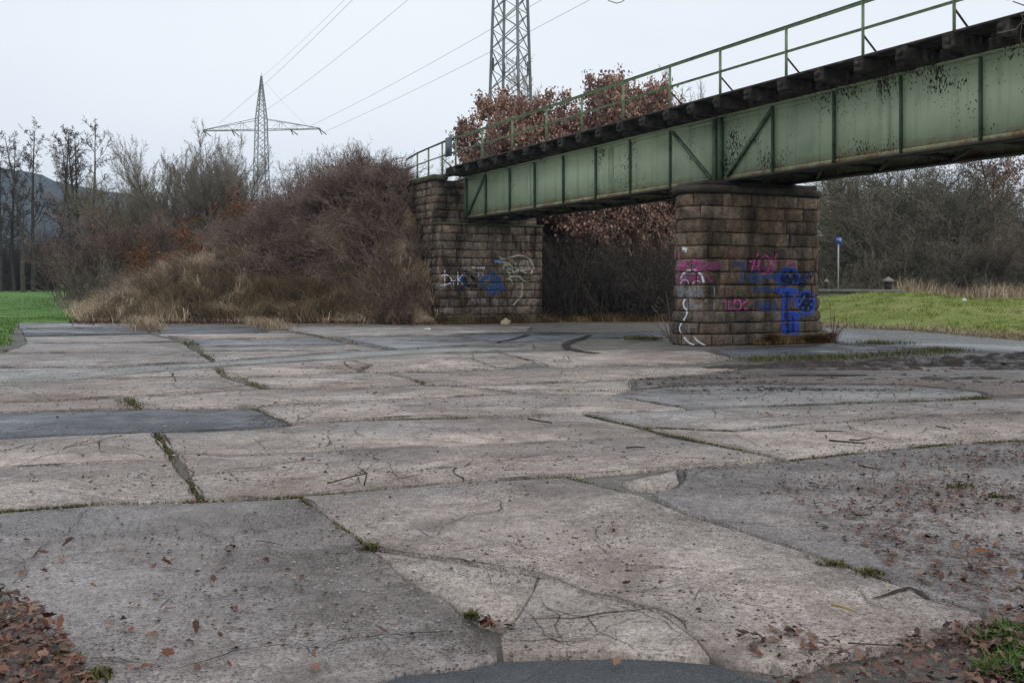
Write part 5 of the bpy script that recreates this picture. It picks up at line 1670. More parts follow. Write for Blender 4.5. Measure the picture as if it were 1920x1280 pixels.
# right-hand trees
put(BIG[0], 1592, 72, 255, 'large bare mossy tree with spreading limbs right of the pier', 'tree', 1.0, None, zz=.9, rot=1.0)
put(SPA[0], 1890, 66, 268, 'thin oak with a few brown leaves at the right edge of the photo', 'tree', .9, None, zz=.6)
put(SPA[0], 1850, 74, 288, 'slender half-bare oak just left of the one at the right edge', 'tree', .8, None, zz=.6, rot=2.2)
for (x, Y, yt, lab, k, wd) in [
    (1662, 66, 268, 'tall dense bush behind the larger bollard', 1, .9), (1735, 62, 258, 'tallest dense bush in the middle of the right-hand thicket', 0, 1.0),
    (1800, 63, 285, 'dense rounded bush right of the tallest one in the thicket', 0, 1.0), (1868, 61, 395, 'low purple-brown bush at the right end of the thicket', 2, 1.2),
    (1622, 66, 405, 'low mossy bush behind the blue sign post', 1, 1.1), (1556, 64, 440, 'small bush between the pier and the blue sign post', 0, 1.1),
    (1700, 59, 420, 'low spreading bush in front of the tallest one', 0, 1.2), (1930, 60, 430, 'low bush cut off by the right edge of the photo', 0, 1.2)]:
    put(THK[k], x, Y, yt, lab, 'bush', wd, 'dense bushes behind the quay wall', zz=.7)

# masses nobody could count: joined brush
def brush(name, protos_cfg, spots, mat, label, cat, rscale=1.0, rmin=.0065, leafmat=None, leafprob=0, leaf_size=.08):
    """spots: list of (x, y, z, height, wide, variant)"""
    Vs, Qs, Ts, Ls = [], [], [], []
    n = 0
    var = []
    for sd, cfg, st in protos_cfg:
        r = random.Random(sd)
        S = Segs()
        for (p, d, L, rad) in st(r): grow(S, r, p, _norm(*d), L, rad, 0, cfg)
        A = np.array(S.thick + S.thin)
        top = np.percentile(A[:, 5], 99.5)
        var.append((A, top, np.array(S.leaf) if S.leaf else np.zeros((0, 3))))
    for (x, y, z, h, wd, v) in spots:
        A, top, LF = var[v % len(var)]
        s = h / top
        a = rng.uniform(0, 2 * PI)
        Rm = np.array([[math.cos(a) * wd, -math.sin(a) * wd, 0], [math.sin(a) * wd, math.cos(a) * wd, 0], [0, 0, 1]]) * s
        B = A.copy()
        off = np.array([x, y, z - .05])
        B[:, :3] = A[:, :3] @ Rm.T + off
        B[:, 3:6] = A[:, 3:6] @ Rm.T + off
        B[:, 6:] *= max(.7, min(1.3, s))
        V, Q, T = segs_mesh(B, 3, rscale, rmin)
        Vs.append(V); Qs.append(Q + n); Ts.append(T + n); n += len(V)
        if leafmat is not None and leafprob:
            tips = B[B[:, 7] <= 1e-6][:, 3:6]
            Ls.append(tips[nr.random(len(tips)) < leafprob])
    V, Q, T = np.concatenate(Vs), np.concatenate(Qs), np.concatenate(Ts)
    mats = [mat]
    idx = None
    if Ls:
        Vl, Tl = leaves_mesh(np.concatenate(Ls), leaf_size, nr)
        idx = np.concatenate([np.zeros(len(Q), int), np.zeros(len(T), int), np.ones(len(Tl), int)])
        T = np.concatenate([T, Tl + len(V)]); V = np.concatenate([V, Vl])
        mats = [mat, leafmat]
    return mesh_obj(name, V, [Q, T], mats, None, False, idx, kind='stuff', label=label, category=cat)

cfg_cane = [dict(n=7, wig=.14, up=-.09, start=.2, kids=.9, ang=(.4, 1.1), ratio=.45, rr=.7, fall=.3, thick_to=0, rmin=.005),
            dict(n=3, wig=.22, up=-.03, start=.3, kids=1.3, ang=(.4, 1.1), ratio=.5, rr=.7, rmin=.005),
            dict(n=2, wig=.25, up=0)]
cfg_low = [dict(n=6, wig=.10, up=.06, start=.25, kids=1.35, ang=(.3, .9), ratio=.55, rr=.65, fall=.35, thick_to=0, rmin=.005),
           dict(n=3, wig=.18, up=.07, start=.2, kids=1.5, ang=(.25, .85), ratio=.6, rr=.6, rmin=.005),
           dict(n=2, wig=.2, up=.05)]
def fan_v(n, spread, L, rad, foot):
    f0 = fan(n, spread, L, rad, foot)
    return lambda r: [(p, d, L_ * r.choice((.45, .7, .9, 1.1, 1.35)), rd * r.uniform(.6, 1.5)) for p, d, L_, rd in f0(r)]
V_LOW = [(71, cfg_low, fan_v(18, .65, 1.6, .017, .7)), (72, cfg_low, fan_v(18, .8, 1.6, .016, .6)), (73, cfg_low, fan_v(16, .5, 1.6, .018, .7))]
V_CANE = [(81, cfg_cane, fan(16, .9, 2.2, .011, .5)), (82, cfg_cane, fan(16, 1.1, 2.2, .011, .5))]



def spots_region(n, xr, yr, test, hf, wf):
    out = []
    tries = 0
    while len(out) < n and tries < n * 60:
        tries += 1
        x, y = rng.uniform(*xr), rng.uniform(*yr)
        z = zg(x, y)
        if not test(x, y, z): continue
        out.append((x, y, z, hf(x, y, z), wf(), rng.randrange(3)))
    return out
def pxx(x, y): return 960 + FPX * x / y
def on_slope(x, y, z):
    b = x * V2.x + y * V2.y
    return z > .9 and b < 15.0 and pxx(x, y) > 395 and y < 50
brush('brush', V_LOW, spots_region(105, (-16, -2.5), (41.5, 50), lambda x, y, z: on_slope(x, y, z) and z > 2.0 and (pxx(x, y) - 395) / 330 > rng.random() * .8 - .1, lambda x, y, z: rng.uniform(1.2, 2.2) if pxx(x, y) < 700 else rng.uniform(.9, 1.5), lambda: rng.uniform(1.0, 1.5)),
      TW_RED, 'red-brown bare brush covering the embankment slope left of the abutment', 'brush', 1.0, .0075)
brush('bramble_thicket', V_CANE, spots_region(110, (-13, -2.2), (41.2, 47), lambda x, y, z: z > 1.5 and x * V2.x + y * V2.y < 15.2 and pxx(x, y) > 440, lambda x, y, z: rng.uniform(1.0, 1.7), lambda: rng.uniform(1.0, 1.6)),
      TW_PURPLE, 'tangled arching bramble canes low on the embankment slope', 'brush', 1.0, .007, LF_GREEN, .05, .07)
hs_ = spots_region(120, (-21, -8), (41, 54), lambda x, y, z: z > .2 and 190 < pxx(x, y) < 520, lambda x, y, z: rng.uniform(.6, 1.15), lambda: rng.uniform(.9, 1.5))
brush('herb_stalks', V_LOW, hs_, TW_PURPLE, 'greyish dead herb stalks over the open grassy slope', 'weeds', .7, .006)
cb = spots_region(34, (-9, -2.0), (40.5, 46), lambda x, y, z: z > 1.2 and pxx(x, y) > 660 and x * V2.x + y * V2.y < 15.0, lambda x, y, z: rng.uniform(1.0, 1.6), lambda: rng.uniform(1.1, 1.6))
brush('brush', V_LOW, cb, TW_PURPLE, 'dark purple-brown brush closest to the abutment wall', 'brush', 1.0, .0075, LF_GREEN, .06, .08)
nb = []
for _ in range(95):
    a, b = rng.uniform(36.6, 42.5), rng.uniform(12.9, 15.0)
    p = AB(a, b)
    z = max(0, z_emb(p.x, p.y))
    lim = .7 + (a - 36.6) * 1.1
    nb.append((p.x, p.y, z, max(.75, min(1.6, lim - z + rng.uniform(-.1, .6))), rng.uniform(.8, 1.2), rng.randrange(3)))
brush('brush', V_LOW, nb, TW_RED, 'reddish brush growing against the side wall of the abutment', 'brush', 1.0, .0075, LF_GREEN, .10, .08)
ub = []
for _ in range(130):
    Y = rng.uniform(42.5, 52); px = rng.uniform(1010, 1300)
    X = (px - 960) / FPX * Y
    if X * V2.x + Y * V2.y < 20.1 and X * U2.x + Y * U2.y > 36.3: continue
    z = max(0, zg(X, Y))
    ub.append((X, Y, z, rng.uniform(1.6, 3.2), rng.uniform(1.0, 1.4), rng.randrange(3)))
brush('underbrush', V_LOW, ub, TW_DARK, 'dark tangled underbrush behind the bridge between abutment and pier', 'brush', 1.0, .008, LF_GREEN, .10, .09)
ob = []
for _ in range(46):
    Y = rng.uniform(42.6, 46.0); px = rng.uniform(1020, 1300)
    X = (px - 960) / FPX * Y
    if X * V2.x + Y * V2.y < 20.1 and X * U2.x + Y * U2.y > 36.3: continue
    z = max(0, zg(X, Y))
    ob.append((X, Y, z, max(1.5, rng.uniform(2.6, 4.4) - .4 * z), rng.uniform(.8, 1.1), rng.randrange(3)))
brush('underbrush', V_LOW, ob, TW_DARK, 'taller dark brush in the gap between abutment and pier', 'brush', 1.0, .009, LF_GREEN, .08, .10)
ru = []
for _ in range(230):
    Y = rng.uniform(57, 74); px = rng.uniform(1490, 2000)
    if px < 1640: h = rng.uniform(1.2, 3.0)
    else: h = max(1.6, (545 - (330 if px < 1800 else 330 + (px - 1800) * .95)) * Y / FPX * rng.uniform(.30, .92))
    ru.append(((px - 960) / FPX * Y, Y, .5, h, rng.uniform(.7, 1.1), rng.randrange(3)))
brush('thicket', V_LOW, ru, TW_BANK, 'dense dark thicket filling the space behind the quay wall', 'brush', 1.0, .010, LF_GREEN, .04, .10)
tk = []
for _ in range(21):
    Y = rng.uniform(63, 77); px = rng.uniform(1645, 1990)
    top = 268 if px < 1790 else 268 + (px - 1790) * .95
    tk.append(((px - 960) / FPX * Y, Y, .5, (545 - top) * Y / FPX * rng.uniform(.62, .97), rng.uniform(.85, 1.1), rng.randrange(2)))
brush('thicket', [(27, cfg_thk, fan(20, 1.0, 7.5, .05, .9)), (28, cfg_thk, fan(20, 1.0, 7.5, .05, .9))], tk, TW_BANK, 'tall dark mass of bare bushes behind the quay wall', 'brush', 1.0, .012, LF_GREEN, .03, .12)
lw = []
for _ in range(70):
    Y = rng.uniform(98, 118); px = rng.uniform(-120, 190)
    X = (px - 960) / FPX * Y
    lw.append((X, Y, z_field(X, Y), rng.uniform(4.0, 8.5), rng.uniform(.7, 1.1), rng.randrange(3)))
brush('woodland', V_LOW, lw, TW_DARK, 'dark bare woodland behind the alder row at the far edge of the field', 'woods', 1.4, .02)
mw = []
for _ in range(60):
    Y = rng.uniform(54, 70); px = rng.uniform(130, 520)
    X = (px - 960) / FPX * Y
    z = zg(X, Y)
    mw.append((X, Y, z, max(1.2, rng.uniform(1.6, 3.4) - z * .3), rng.uniform(.9, 1.3), rng.randrange(3)))
brush('undergrowth', V_LOW, mw, TW_BANK, 'dull brown undergrowth beneath the willow bushes', 'brush', 1.2, .011)
fw = []
for _ in range(40):
    Y = rng.uniform(85, 110); px = rng.uniform(1670, 2000)
    fw.append(((px - 960) / FPX * Y, Y, .8, rng.uniform(4, 9.5), rng.uniform(.7, 1.0), rng.randrange(3)))
brush('woodland', V_LOW, fw, TW_GREY, 'grey bare woodland far behind the thicket on the right', 'woods', 1.3, .016)

# ------------------------------------------------------------------ grasses
def blades(name, P, H, Wd, mat, lean=.5, curl=.5, parent=None, clump=0, **props):
    """P (n,3) roots"""
    P = np.asarray(P, float)
    n = len(P)
    H = np.broadcast_to(H, (n,)); Wd = np.broadcast_to(Wd, (n,))
    if clump:
        cl = np.array([noise.noise(Vector((p[0] * clump, p[1] * clump, 2.2))) for p in P])
        H = H * np.clip(.75 + .9 * cl, .25, 1.3)
    a = nr.uniform(0, 2 * PI, n)
    if clump:
        a = a * .45 + 9 * np.array([noise.noise(Vector((p[0] * .9, p[1] * .9, 7.2))) for p in P])
    dirv = np.stack([np.cos(a), np.sin(a), np.zeros(n)], 1)
    side = np.stack([-np.sin(a + nr.uniform(-1, 1, n)), np.cos(a), np.zeros(n)], 1)
    ln = (lean * nr.uniform(.2, 1.3, n))[:, None]
    m = P + dirv * (H[:, None] * .5 * ln) + np.array([0, 0, 1.]) * (H[:, None] * .58)
    t = P + dirv * (H[:, None] * (ln + curl * nr.uniform(0, 1, n)[:, None])) + np.array([0, 0, 1.]) * (H[:, None] * (1.0 - .35 * curl * nr.uniform(0, 1, n)[:, None]))
    w = side * Wd[:, None] / 2
    V = np.stack([P - w, P + w, m + w * .7, m - w * .7, t], 1).reshape(-1, 3)
    i = np.arange(n)[:, None] * 5
    Q = np.concatenate([i, i + 1, i + 2, i + 3], 1)
    T = np.concatenate([i + 3, i + 2, i + 4], 1)
    return mesh_obj(name, V, [Q, T], mat, parent, **props)

def clumped(n, gen, per=14, spread=.22):
    out = []
    while len(out) < n:
        c = gen()
        if c is None: continue
        for _ in range(per):
            x, y = c[0] + rng.gauss(0, spread), c[1] + rng.gauss(0, spread)
            out.append((x, y))
    return out[:n]

def emb_gen(pxr, yr, zmax=9):
    def g():
        Y = rng.uniform(*yr); px = rng.uniform(*pxr)
        X = (px - 960) / FPX * Y
        if X * V2.x + Y * V2.y > 15.0: return None
        z = z_emb(X, Y)
        if z < -.12 or z > zmax: return None
        return (X, Y)
    return g
pts = clumped(26000, emb_gen((130, 850), (40.4, 44.0), 2.2), 30, .28)
pts += clumped(16000, emb_gen((130, 520), (42.0, 56.0), 5.0), 24, .3)
P = [(x, y, max(zg(x, y), 0) - .03) for x, y in pts]
blades('dry_grass', P, nr.uniform(.3, 1.0, len(P)) , nr.uniform(.010, .022, len(P)), GR_DRY, .9, .9, clump=1.3, kind='stuff', label='tall bleached dry grass along the foot of the embankment', category='grass')
pts = clumped(20000, emb_gen((380, 822), (39.9, 42.0), 1.7), 34, .26) + clumped(9000, emb_gen((150, 480), (40.4, 50.0), 3.6), 30, .3)
P = [(x, y, max(zg(x, y), 0) - .03) for x, y in pts]
blades('straw_grass', P, nr.uniform(.35, 1.0, len(P)), nr.uniform(.016, .032, len(P)), GR_STRAW, .9, 1.1, clump=1.1, kind='stuff', label='pale straw clumps hanging over the yard edge below the brush', category='grass')
pts = clumped(7000, emb_gen((330, 620), (40.3, 41.8), 1.2), 40, .22)
P = [(x, y, max(zg(x, y), 0) - .03) for x, y in pts]
blades('rough_grass', P, nr.uniform(.25, .6, len(P)), nr.uniform(.010, .02, len(P)), GR_MOSS, .5, .6, kind='stuff', label='olive green tufts among the dry grass at the embankment foot', category='grass')
pts = clumped(9000, lambda: (lambda px, Y: ((px - 960) / FPX * Y, Y))(rng.uniform(1010, 1290), rng.uniform(41.5, 44.5)), 26, .25)
P = [(x, y, max(z_emb(x, y), 0) - .03) for x, y in pts]
blades('dry_grass', P, nr.uniform(.12, .5, len(P)), nr.uniform(.010, .02, len(P)), GR_RUST, .8, .8, clump=1.2, kind='stuff', label='rusty dead grass at the foot of the brush under the bridge', category='grass')
# weeds in front of the abutment wall
pts = clumped(7000, lambda: tuple(AB(rng.uniform(35.7, 36.6), rng.uniform(14.6, 19.9)))[:2], 26, .16)
P = [(x, y, -.03) for x, y in pts]
blades('weeds', P, nr.uniform(.10, .6, len(P)) , nr.uniform(.010, .022, len(P)), GR_WEED, .7, .8, clump=1.3, kind='stuff', label='brown weeds growing along the foot of the graffitied abutment', category='weeds')
# green field blades
pf = []
while len(pf) < 26000:
    Y = rng.uniform(22.5, 46) if rng.random() < .6 else rng.uniform(46, 80)
    px = rng.uniform(-200, 230)
    X = (px - 960) / FPX * Y
    z = z_field(X, Y)
    if z > -.03: pf.append((X, Y, z - .02))
hs = np.array([.10 + .09 * max(0, fbm(p[0], p[1], .4) + .3) for p in pf]) * nr.uniform(.6, 1.4, len(pf))
blades('field_grass', pf, hs, nr.uniform(.012, .026, len(pf)), GR_GREEN, .5, .5, clump=.8, kind='stuff', label='bright green meadow grass at the left edge of the yard', category='grass')
pb = []
while len(pb) < 60000:
    Y = rng.uniform(24, 56); px = rng.uniform(1480, 2050)
    X = (px - 960) / FPX * Y
    z = z_lev(X, Y)
    if d_lev(X, Y) > .05: pb.append((X, Y, z - .02))
blades('bank_grass', pb, nr.uniform(.04, .17, len(pb)), nr.uniform(.010, .024, len(pb)), GR_BANK, .6, .5, clump=.9, kind='stuff', label='short yellow-green grass covering the bank right of the pier', category='grass')
pe = []
while len(pe) < 5000:
    Y = rng.uniform(24, 40); px = rng.uniform(1500, 2050)
    X = (px - 960) / FPX * Y
    d = d_lev(X, Y)
    if -.05 < d < .9 and rng.random() > d * 1.0: pe.append((X, Y, z_lev(X, Y) - .02))
blades('edge_grass', pe, nr.uniform(.08, .28, len(pe)), nr.uniform(.010, .022, len(pe)), GR_DRY, .8, .8, kind='stuff', label='dry grass fringe where the green bank meets the road', category='grass')
# straw-coloured reeds along the top of the bank, right
pts = clumped(5200, lambda: (lambda px, Y: ((px - 960) / FPX * Y, Y))(rng.choice((rng.uniform(1700, 1960), rng.uniform(1740, 1960), rng.uniform(1700, 1900))), rng.uniform(54.5, 59)), 90, .55)
P = [(x, y, max(0, z_lev(x, y)) - .05) for x, y in pts]
blades('reeds', P, nr.uniform(.25, 1.0, len(P)) * np.repeat(nr.uniform(.5, 1.4, len(P) // 90 + 1), 90)[:len(P)], nr.uniform(.016, .034, len(P)), GR_DRY, .4, .5, kind='stuff', label='straw-coloured reeds along the top of the right-hand bank', category='reeds')
# rust grass at the pier foot
def pier_foot(lo, hi):
    s = rng.uniform(lo, hi)
    x, y = pier_path(s, .24 + abs(rng.gauss(0, .10)))
    return (x, y)
pts = [pier_foot(1.45, 4.4) for _ in range(5200)] + [pier_foot(0.9, 1.6) for _ in range(500)]
P = [(x, y, 0.0) for x, y in pts]
blades('dead_grass', P, nr.uniform(.12, .42, len(P)), nr.uniform(.008, .016, len(P)), GR_RUST, 1.1, 1.0, clump=2.2, kind='stuff', label='rust-coloured drooping grass along the foot of the stone pier', category='grass')
# tufts along joints
def along(px, n, spread, hmin, hmax):
    out = []
    G = [Vector(px_ground(*p)) for p in px]
    Ls = [(q - p).length for p, q in zip(G, G[1:])]
    for _ in range(n):
        t = rng.random() * sum(Ls)
        for (p, q), L in zip(zip(G, G[1:]), Ls):
            if t <= L: break
            t -= L
        c = p.lerp(q, t / L)
        dens = noise.noise(Vector((c.x * 1.3, c.y * 1.3, 4)))
        if dens < -.05 and rng.random() < .85: continue
        out.append((c.x + rng.gauss(0, spread), c.y + rng.gauss(0, spread), -.01, rng.uniform(hmin, hmax)))
    return out
J = []
for px, n, sp in [
    ([(0, 960), (190, 946), (375, 942), (560, 932), (700, 921)], 2400, .016), ([(700, 921), (880, 905), (1060, 896)], 350, .015), ([(1060, 896), (1110, 910), (1180, 925)], 420, .03),
    ([(292, 812), (325, 865), (375, 941)], 1500, .022), ([(375, 941), (380, 930)], 160, .03), ([(560, 934), (640, 990), (700, 1035)], 420, .015), ([(1180, 930), (1270, 970), (1500, 1042), (1660, 1090)], 900, .016),
    ([(1490, 1040), (1540, 1055), (1650, 1085)], 700, .025), ([(1480, 865), (1640, 845), (1780, 833), (1920, 826)], 2000, .025), ([(1095, 777), (1190, 800), (1260, 817), (1330, 832), (1470, 863)], 1300, .02),
    ([(1205, 802), (1375, 809)], 700, .03), ([(1375, 809), (1510, 796), (1710, 782)], 350, .02), ([(0, 774), (300, 768), (470, 765)], 700, .03), ([(470, 765), (545, 798)], 600, .02), ([(235, 750), (258, 768)], 500, .08),
    ([(345, 640), (372, 655), (395, 675)], 1100, .10), ([(403, 687), (420, 707), (450, 707), (497, 732)], 1300, .07), ([(540, 623), (607, 633), (667, 645), (740, 657)], 700, .08),
    ([(545, 797), (690, 787), (880, 783)], 350, .02), ([(477, 763), (667, 753)], 350, .02), ([(675, 698), (790, 698)], 400, .05), ([(770, 712), (800, 722), (873, 728)], 300, .05), ([(1440, 762), (1632, 755), (1850, 746)], 1300, .035),
    ([(1760, 752), (1850, 745)], 600, .06), ([(45, 631), (280, 626)], 600, .06), ([(290, 614), (262, 612), (35, 616)], 500, .08), ([(1150, 742), (1288, 768)], 450, .025), ([(0, 757), (250, 745)], 200, .03), ([(870, 728), (960, 733), (1180, 735)], 500, .05)]:
    J += along(px, int(n * .8), sp, .008, .035 if sp < .04 else .07)
J = np.array(J)
blades('joint_moss', J[:, :3], J[:, 3], nr.uniform(.005, .011, len(J)) * (1 + .03 * J[:, 1]), GR_MOSS, .8, .6, yard, kind='stuff')
def tuft(px, n, spread, h, mat, name, label, zz=0.0):
    pts = []
    for (x, y, s) in px:
        c = px_ground(x, y)
        for _ in range(n):
            pts.append((c[0] + rng.gauss(0, s), c[1] + rng.gauss(0, s * .8), zz))
    return blades(name, pts, nr.uniform(h * .4, h, len(pts)), nr.uniform(.008, .016, len(pts)), mat, .7, .7, kind='stuff', label=label, category='grass')
tuft([(1660, 646, .35), (1640, 646, .25), (1215, 637, .25), (1190, 636, .2)], 260, .2, .18, GR_MOSS, 'grass_tufts', 'small green grass tufts on the asphalt on either side of the pier')
tuft([(1580, 672, .4), (1640, 668, .45), (1700, 664, .45), (1750, 660, .4), (1770, 657, .25), (1480, 674, .35), (1530, 672, .35), (1430, 676, .3)], 330, .3, .14, GR_MOSS, 'grass_strip', 'ragged grass strip along the back edge of the mud')
tuft([(262, 606, .35), (270, 612, .3), (280, 619, .25), (250, 604, .4)], 420, .3, .45, GR_DRY, 'grass_tongue', 'tongue of dry grass creeping onto the asphalt at the left', 0)
tuft([(478, 606, .35), (495, 611, .3), (515, 617, .3), (690, 605, .3)], 420, .3, .40, GR_DRY, 'grass_tongue', 'dry grass tongue on the asphalt edge right of the first one')
tuft([(1900, 1195, .05), (1870, 1215, .06), (1915, 1230, .06), (1880, 1262, .05), (1905, 1268, .06), (1858, 1275, .03)], 150, .2, .085, GR_TUFT, 'grass_tuft', 'fresh green grass clump among leaves in the near right corner')
tuft([(120, 1238, .02), (180, 1270, .03), (695, 1030, .025), (885, 1160, .012), (1560, 1062, .03), (1635, 1078, .03), (1800, 915, .06), (1870, 935, .05)], 110, .1, .05, GR_MOSS, 'grass_tufts', 'tiny moss and grass tufts in the near slab joints')
tuft([(6, 1172, .03)], 60, .1, .07, GR_DRY, 'grass_tuft', 'dry grass clump in the leaf pile at the left edge')

# ------------------------------------------------------------------ mud, puddle
def mud_h(x, y):
    yc = 18.2 + (x - 4.3) * .2
    hw = .75 + max(0, x - 4.0) * .26
    e = max(0, 1 - ((y - yc) / hw) ** 2) * sstep((x - 2.6) / 2.5)
    yc2 = 15.75 + (x - 5) * .06
    e2 = max(0, 1 - ((y - yc2) / .38) ** 2) * sstep((x - 4.0) / 1.2) * sstep((9.0 - x) / 2.0)
    n1 = fbm(x * .55, y * 1.5, 1.5, 5)
    n2 = fbm(x, y, 5.5, 3) + .6 * abs(fbm(x + 9, y, 3.1, 3))
    return -.03 + e * (.065 + .15 * n1 + .075 * n2) + e2 * (.05 + .07 * n1 + .03 * n2)
grid('mud', lin(2.4, 16, .075), lin(14.8, 22.6, .075), mud_h, M_MUD, keep=-.02, kind='stuff', label='churned wet black mud across the right side of the yard', category='mud')
sheet('puddle', [(8.2, 18.7), (8.9, 18.55), (9.8, 18.8), (10.4, 19.3), (9.9, 19.75), (8.9, 19.5), (8.3, 19.1)], .042, M_WATER, None, thick=.02, edge=.3, jit=.08, kind='structure')
sheet('puddle', [(4.4, 16.4), (5.3, 16.3), (5.9, 16.5), (5.2, 16.75), (4.5, 16.65)], .0205, M_WATER, None, thick=.01, edge=.3, jit=.06, kind='structure')

# ------------------------------------------------------------------ leaf litter, twigs, scraps
def lobed_leaves(name, P, size, mat, tilt, parent=None, **props):
    """oak-like outline, 10 rim points round a raised midrib"""
    P = np.asarray(P, float); n = len(P)
    NR = 14
    ang = np.linspace(0, 2 * PI, NR + 1)[:-1]
    rad = np.array([1.0, .80, .86, .60, .74, .48, .66, .78, .66, .48, .74, .60, .86, .80])
    ring = np.stack([np.cos(ang) * rad, np.sin(ang) * rad * .66], 1)
    a = nr.uniform(0, 2 * PI, n); s = np.broadcast_to(size, (n,)) * nr.uniform(.45, 1.25, n) * .5
    c, si = np.cos(a), np.sin(a)
    tx, ty = nr.normal(0, tilt, n), nr.normal(0, tilt, n)
    cup = nr.uniform(-.1, .55, n); roll = nr.normal(0, .22, n); ex = nr.uniform(.6, 1.1, n)
    V = np.zeros((n, NR + 1, 3))
    for k in range(NR + 1):
        lx, ly = (0, 0) if k == NR else ring[k]
        jx = lx * nr.uniform(.9, 1.1, n); jy = ly * ex * nr.uniform(.85, 1.15, n)
        x, y = (c * jx - si * jy) * s, (si * jx + c * jy) * s
        z = (tx * jx + ty * jy) * s + (cup * jy * jy * 2.2 + roll * jx * jx + .5 * roll * jx * jy) * s
        V[:, k] = P + np.stack([x, y, z], 1)
    V[:, :, 2] += np.maximum(0, (P[:, 2] - V[:, :, 2].min(1)))[:, None] * .85
    i = np.arange(n)[:, None] * (NR + 1)
    T = np.concatenate([np.concatenate([i + k, i + (k + 1) % NR, i + NR], 1) for k in range(NR)])
    return mesh_obj(name, V.reshape(-1, 3), [T], mat, parent, True, **props)
def in_poly(x, y, P):
    r = False
    for (x0, y0), (x1, y1) in zip(P, P[1:] + P[:1]):
        if (y0 > y) != (y1 > y) and x < (x1 - x0) * (y - y0) / (y1 - y0) + x0: r = not r
    return r
def scatter(poly, n, zf, dens=None):
    G = [px_ground(*p) for p in poly]
    xs, ys = [g[0] for g in G], [g[1] for g in G]
    out = []
    t = 0
    while len(out) < n and t < n * 400:
        t += 1
        x, y = rng.uniform(min(xs), max(xs)), rng.uniform(min(ys), max(ys))
        if not in_poly(x, y, G): continue
        if dens and rng.random() > dens(x, y): continue
        out.append((x, y, zf(x, y)))
    return out
dn = lambda sc, lo: (lambda x, y: max(0.02, min(1, (fbm(x, y, sc, 3) + lo) * 1.6)))
P = scatter([(1480, 870), (1640, 848), (1920, 828), (2200, 815), (2200, 1180), (1920, 1185), (1740, 1105), (1560, 1010), (1430, 940)], 2900, lambda x, y: .022, lambda x, y: max(.02, min(1, .12 + .55 * sstep((pxx(x, y) - 1450) / 450) + .9 * fbm(x, y, 1.1, 3))))
lobed_leaves('leaf_litter', P, .058, LF_DARK, .25, kind='stuff', label='wet brown leaves scattered over the dark slab at the right', category='leaf litter')
def pile_z(x, y): return .018 + rng.random() * .05
P = scatter([(-200, 1060), (0, 1118), (55, 1135), (110, 1190), (150, 1230), (165, 1280), (210, 1420), (-500, 1420), (-500, 1100)], 3600, lambda x, y: .02 + rng.random() * .035)
lobed_leaves('leaf_pile', P, .064, LF_LITTER, .28, kind='stuff', label='heap of rust-brown leaves in the near left corner', category='leaf litter')
P = scatter([(1440, 1300), (1500, 1262), (1600, 1228), (1750, 1200), (1850, 1172), (1920, 1150), (2300, 1120), (2300, 1420), (1420, 1420)], 3000, lambda x, y: .02 + rng.random() * .03, lambda x, y: max(.05, min(1, .25 + .6 * sstep((pxx(x, y) - 1480) / 420))))
lobed_leaves('leaf_pile', P, .060, LF_DARK, .24, kind='stuff', label='wet brown leaves gathered in the near right corner', category='leaf litter')
P = scatter([(0, 1030), (500, 1010), (620, 1150), (760, 1200), (700, 1270), (150, 1270)], 60, lambda x, y: .02) + scatter([(300, 640), (1900, 690), (1900, 1100), (1000, 1230), (0, 960), (0, 720)], 90, lambda x, y: .022) \
  + scatter([(880, 1170), (935, 1195), (960, 1185), (920, 1165)], 22, lambda x, y: .022) + scatter([(1380, 1200), (1480, 1170), (1600, 1190), (1560, 1240), (1420, 1240)], 60, lambda x, y: .022)
lobed_leaves('scattered_leaves', P, .07, LF_LITTER, .35, kind='stuff', label='single brown leaves strewn thinly across the slabs', category='leaf litter')
P = []
while len(P) < 4200:
    px, y = rng.uniform(130, 840), 604 + abs(rng.gauss(0, 2.8)) - 1
    if y > 613: continue
    g = px_ground(px, y)
    P.append((g[0], g[1], .012 + rng.random() * .03))
lobed_leaves('leaf_litter', P, .11, LF_TOE, .5, kind='stuff', label='dark red leaf litter along the embankment foot', category='leaf litter')
# three leaves one can pick out
for (x, y, sz, m, lab) in ((1161, 1252, .10, LF_LITTER, 'pale brown oak leaf lying on the dark asphalt at the bottom edge'), (130, 1102, .10, LF_ORANGE, 'orange-brown curled leaf alone on the wet slab at the left'), (1835, 1041, .08, LF_ORANGE, 'bright orange leaf on the wet slab near the right edge')):
    g = px_ground(x, y)
    lobed_leaves('fallen_leaf', [(g[0], g[1], .026)], sz, m, .3, label=lab, category='leaf')
# pebbles loose on the near slabs
def pebbles(name, P, S, mat, parent=None, **props):
    P = np.asarray(P, float); n = len(P)
    O = np.array([(1, 0, 0), (0, 1, 0), (-1, 0, 0), (0, -1, 0), (0, 0, 1)], float)
    s = np.asarray(S)[:, None, None]
    V = P[:, None] + O[None] * s * nr.uniform(.6, 1.2, (n, 5, 3)) * np.array([1, .8, .55])
    i = np.arange(n)[:, None] * 5
    T = np.concatenate([np.concatenate([i + k, i + (k + 1) % 4, i + 4], 1) for k in range(4)])
    return mesh_obj(name, V.reshape(-1, 3), [T], mat, parent, **props)
M_PEB = plant_mat('pebble', [(0.10, 0.085, 0.075), (0.24, 0.20, 0.175), (0.36, 0.32, 0.28), (0.20, 0.13, 0.10), (0.48, 0.45, 0.42)], .8)
P = scatter([(-100, 950), (1280, 880), (1920, 830), (2000, 1400), (-100, 1400)], 5200, lambda x, y: .012, lambda x, y: 0 if (y < 4.05 and -1.1 < x < 1.15) else max(.08, min(1, .45 + fbm(x, y, .9, 3))))
pebbles('pebbles', P, nr.uniform(.004, .011, len(P)), M_PEB, yard, kind='stuff')
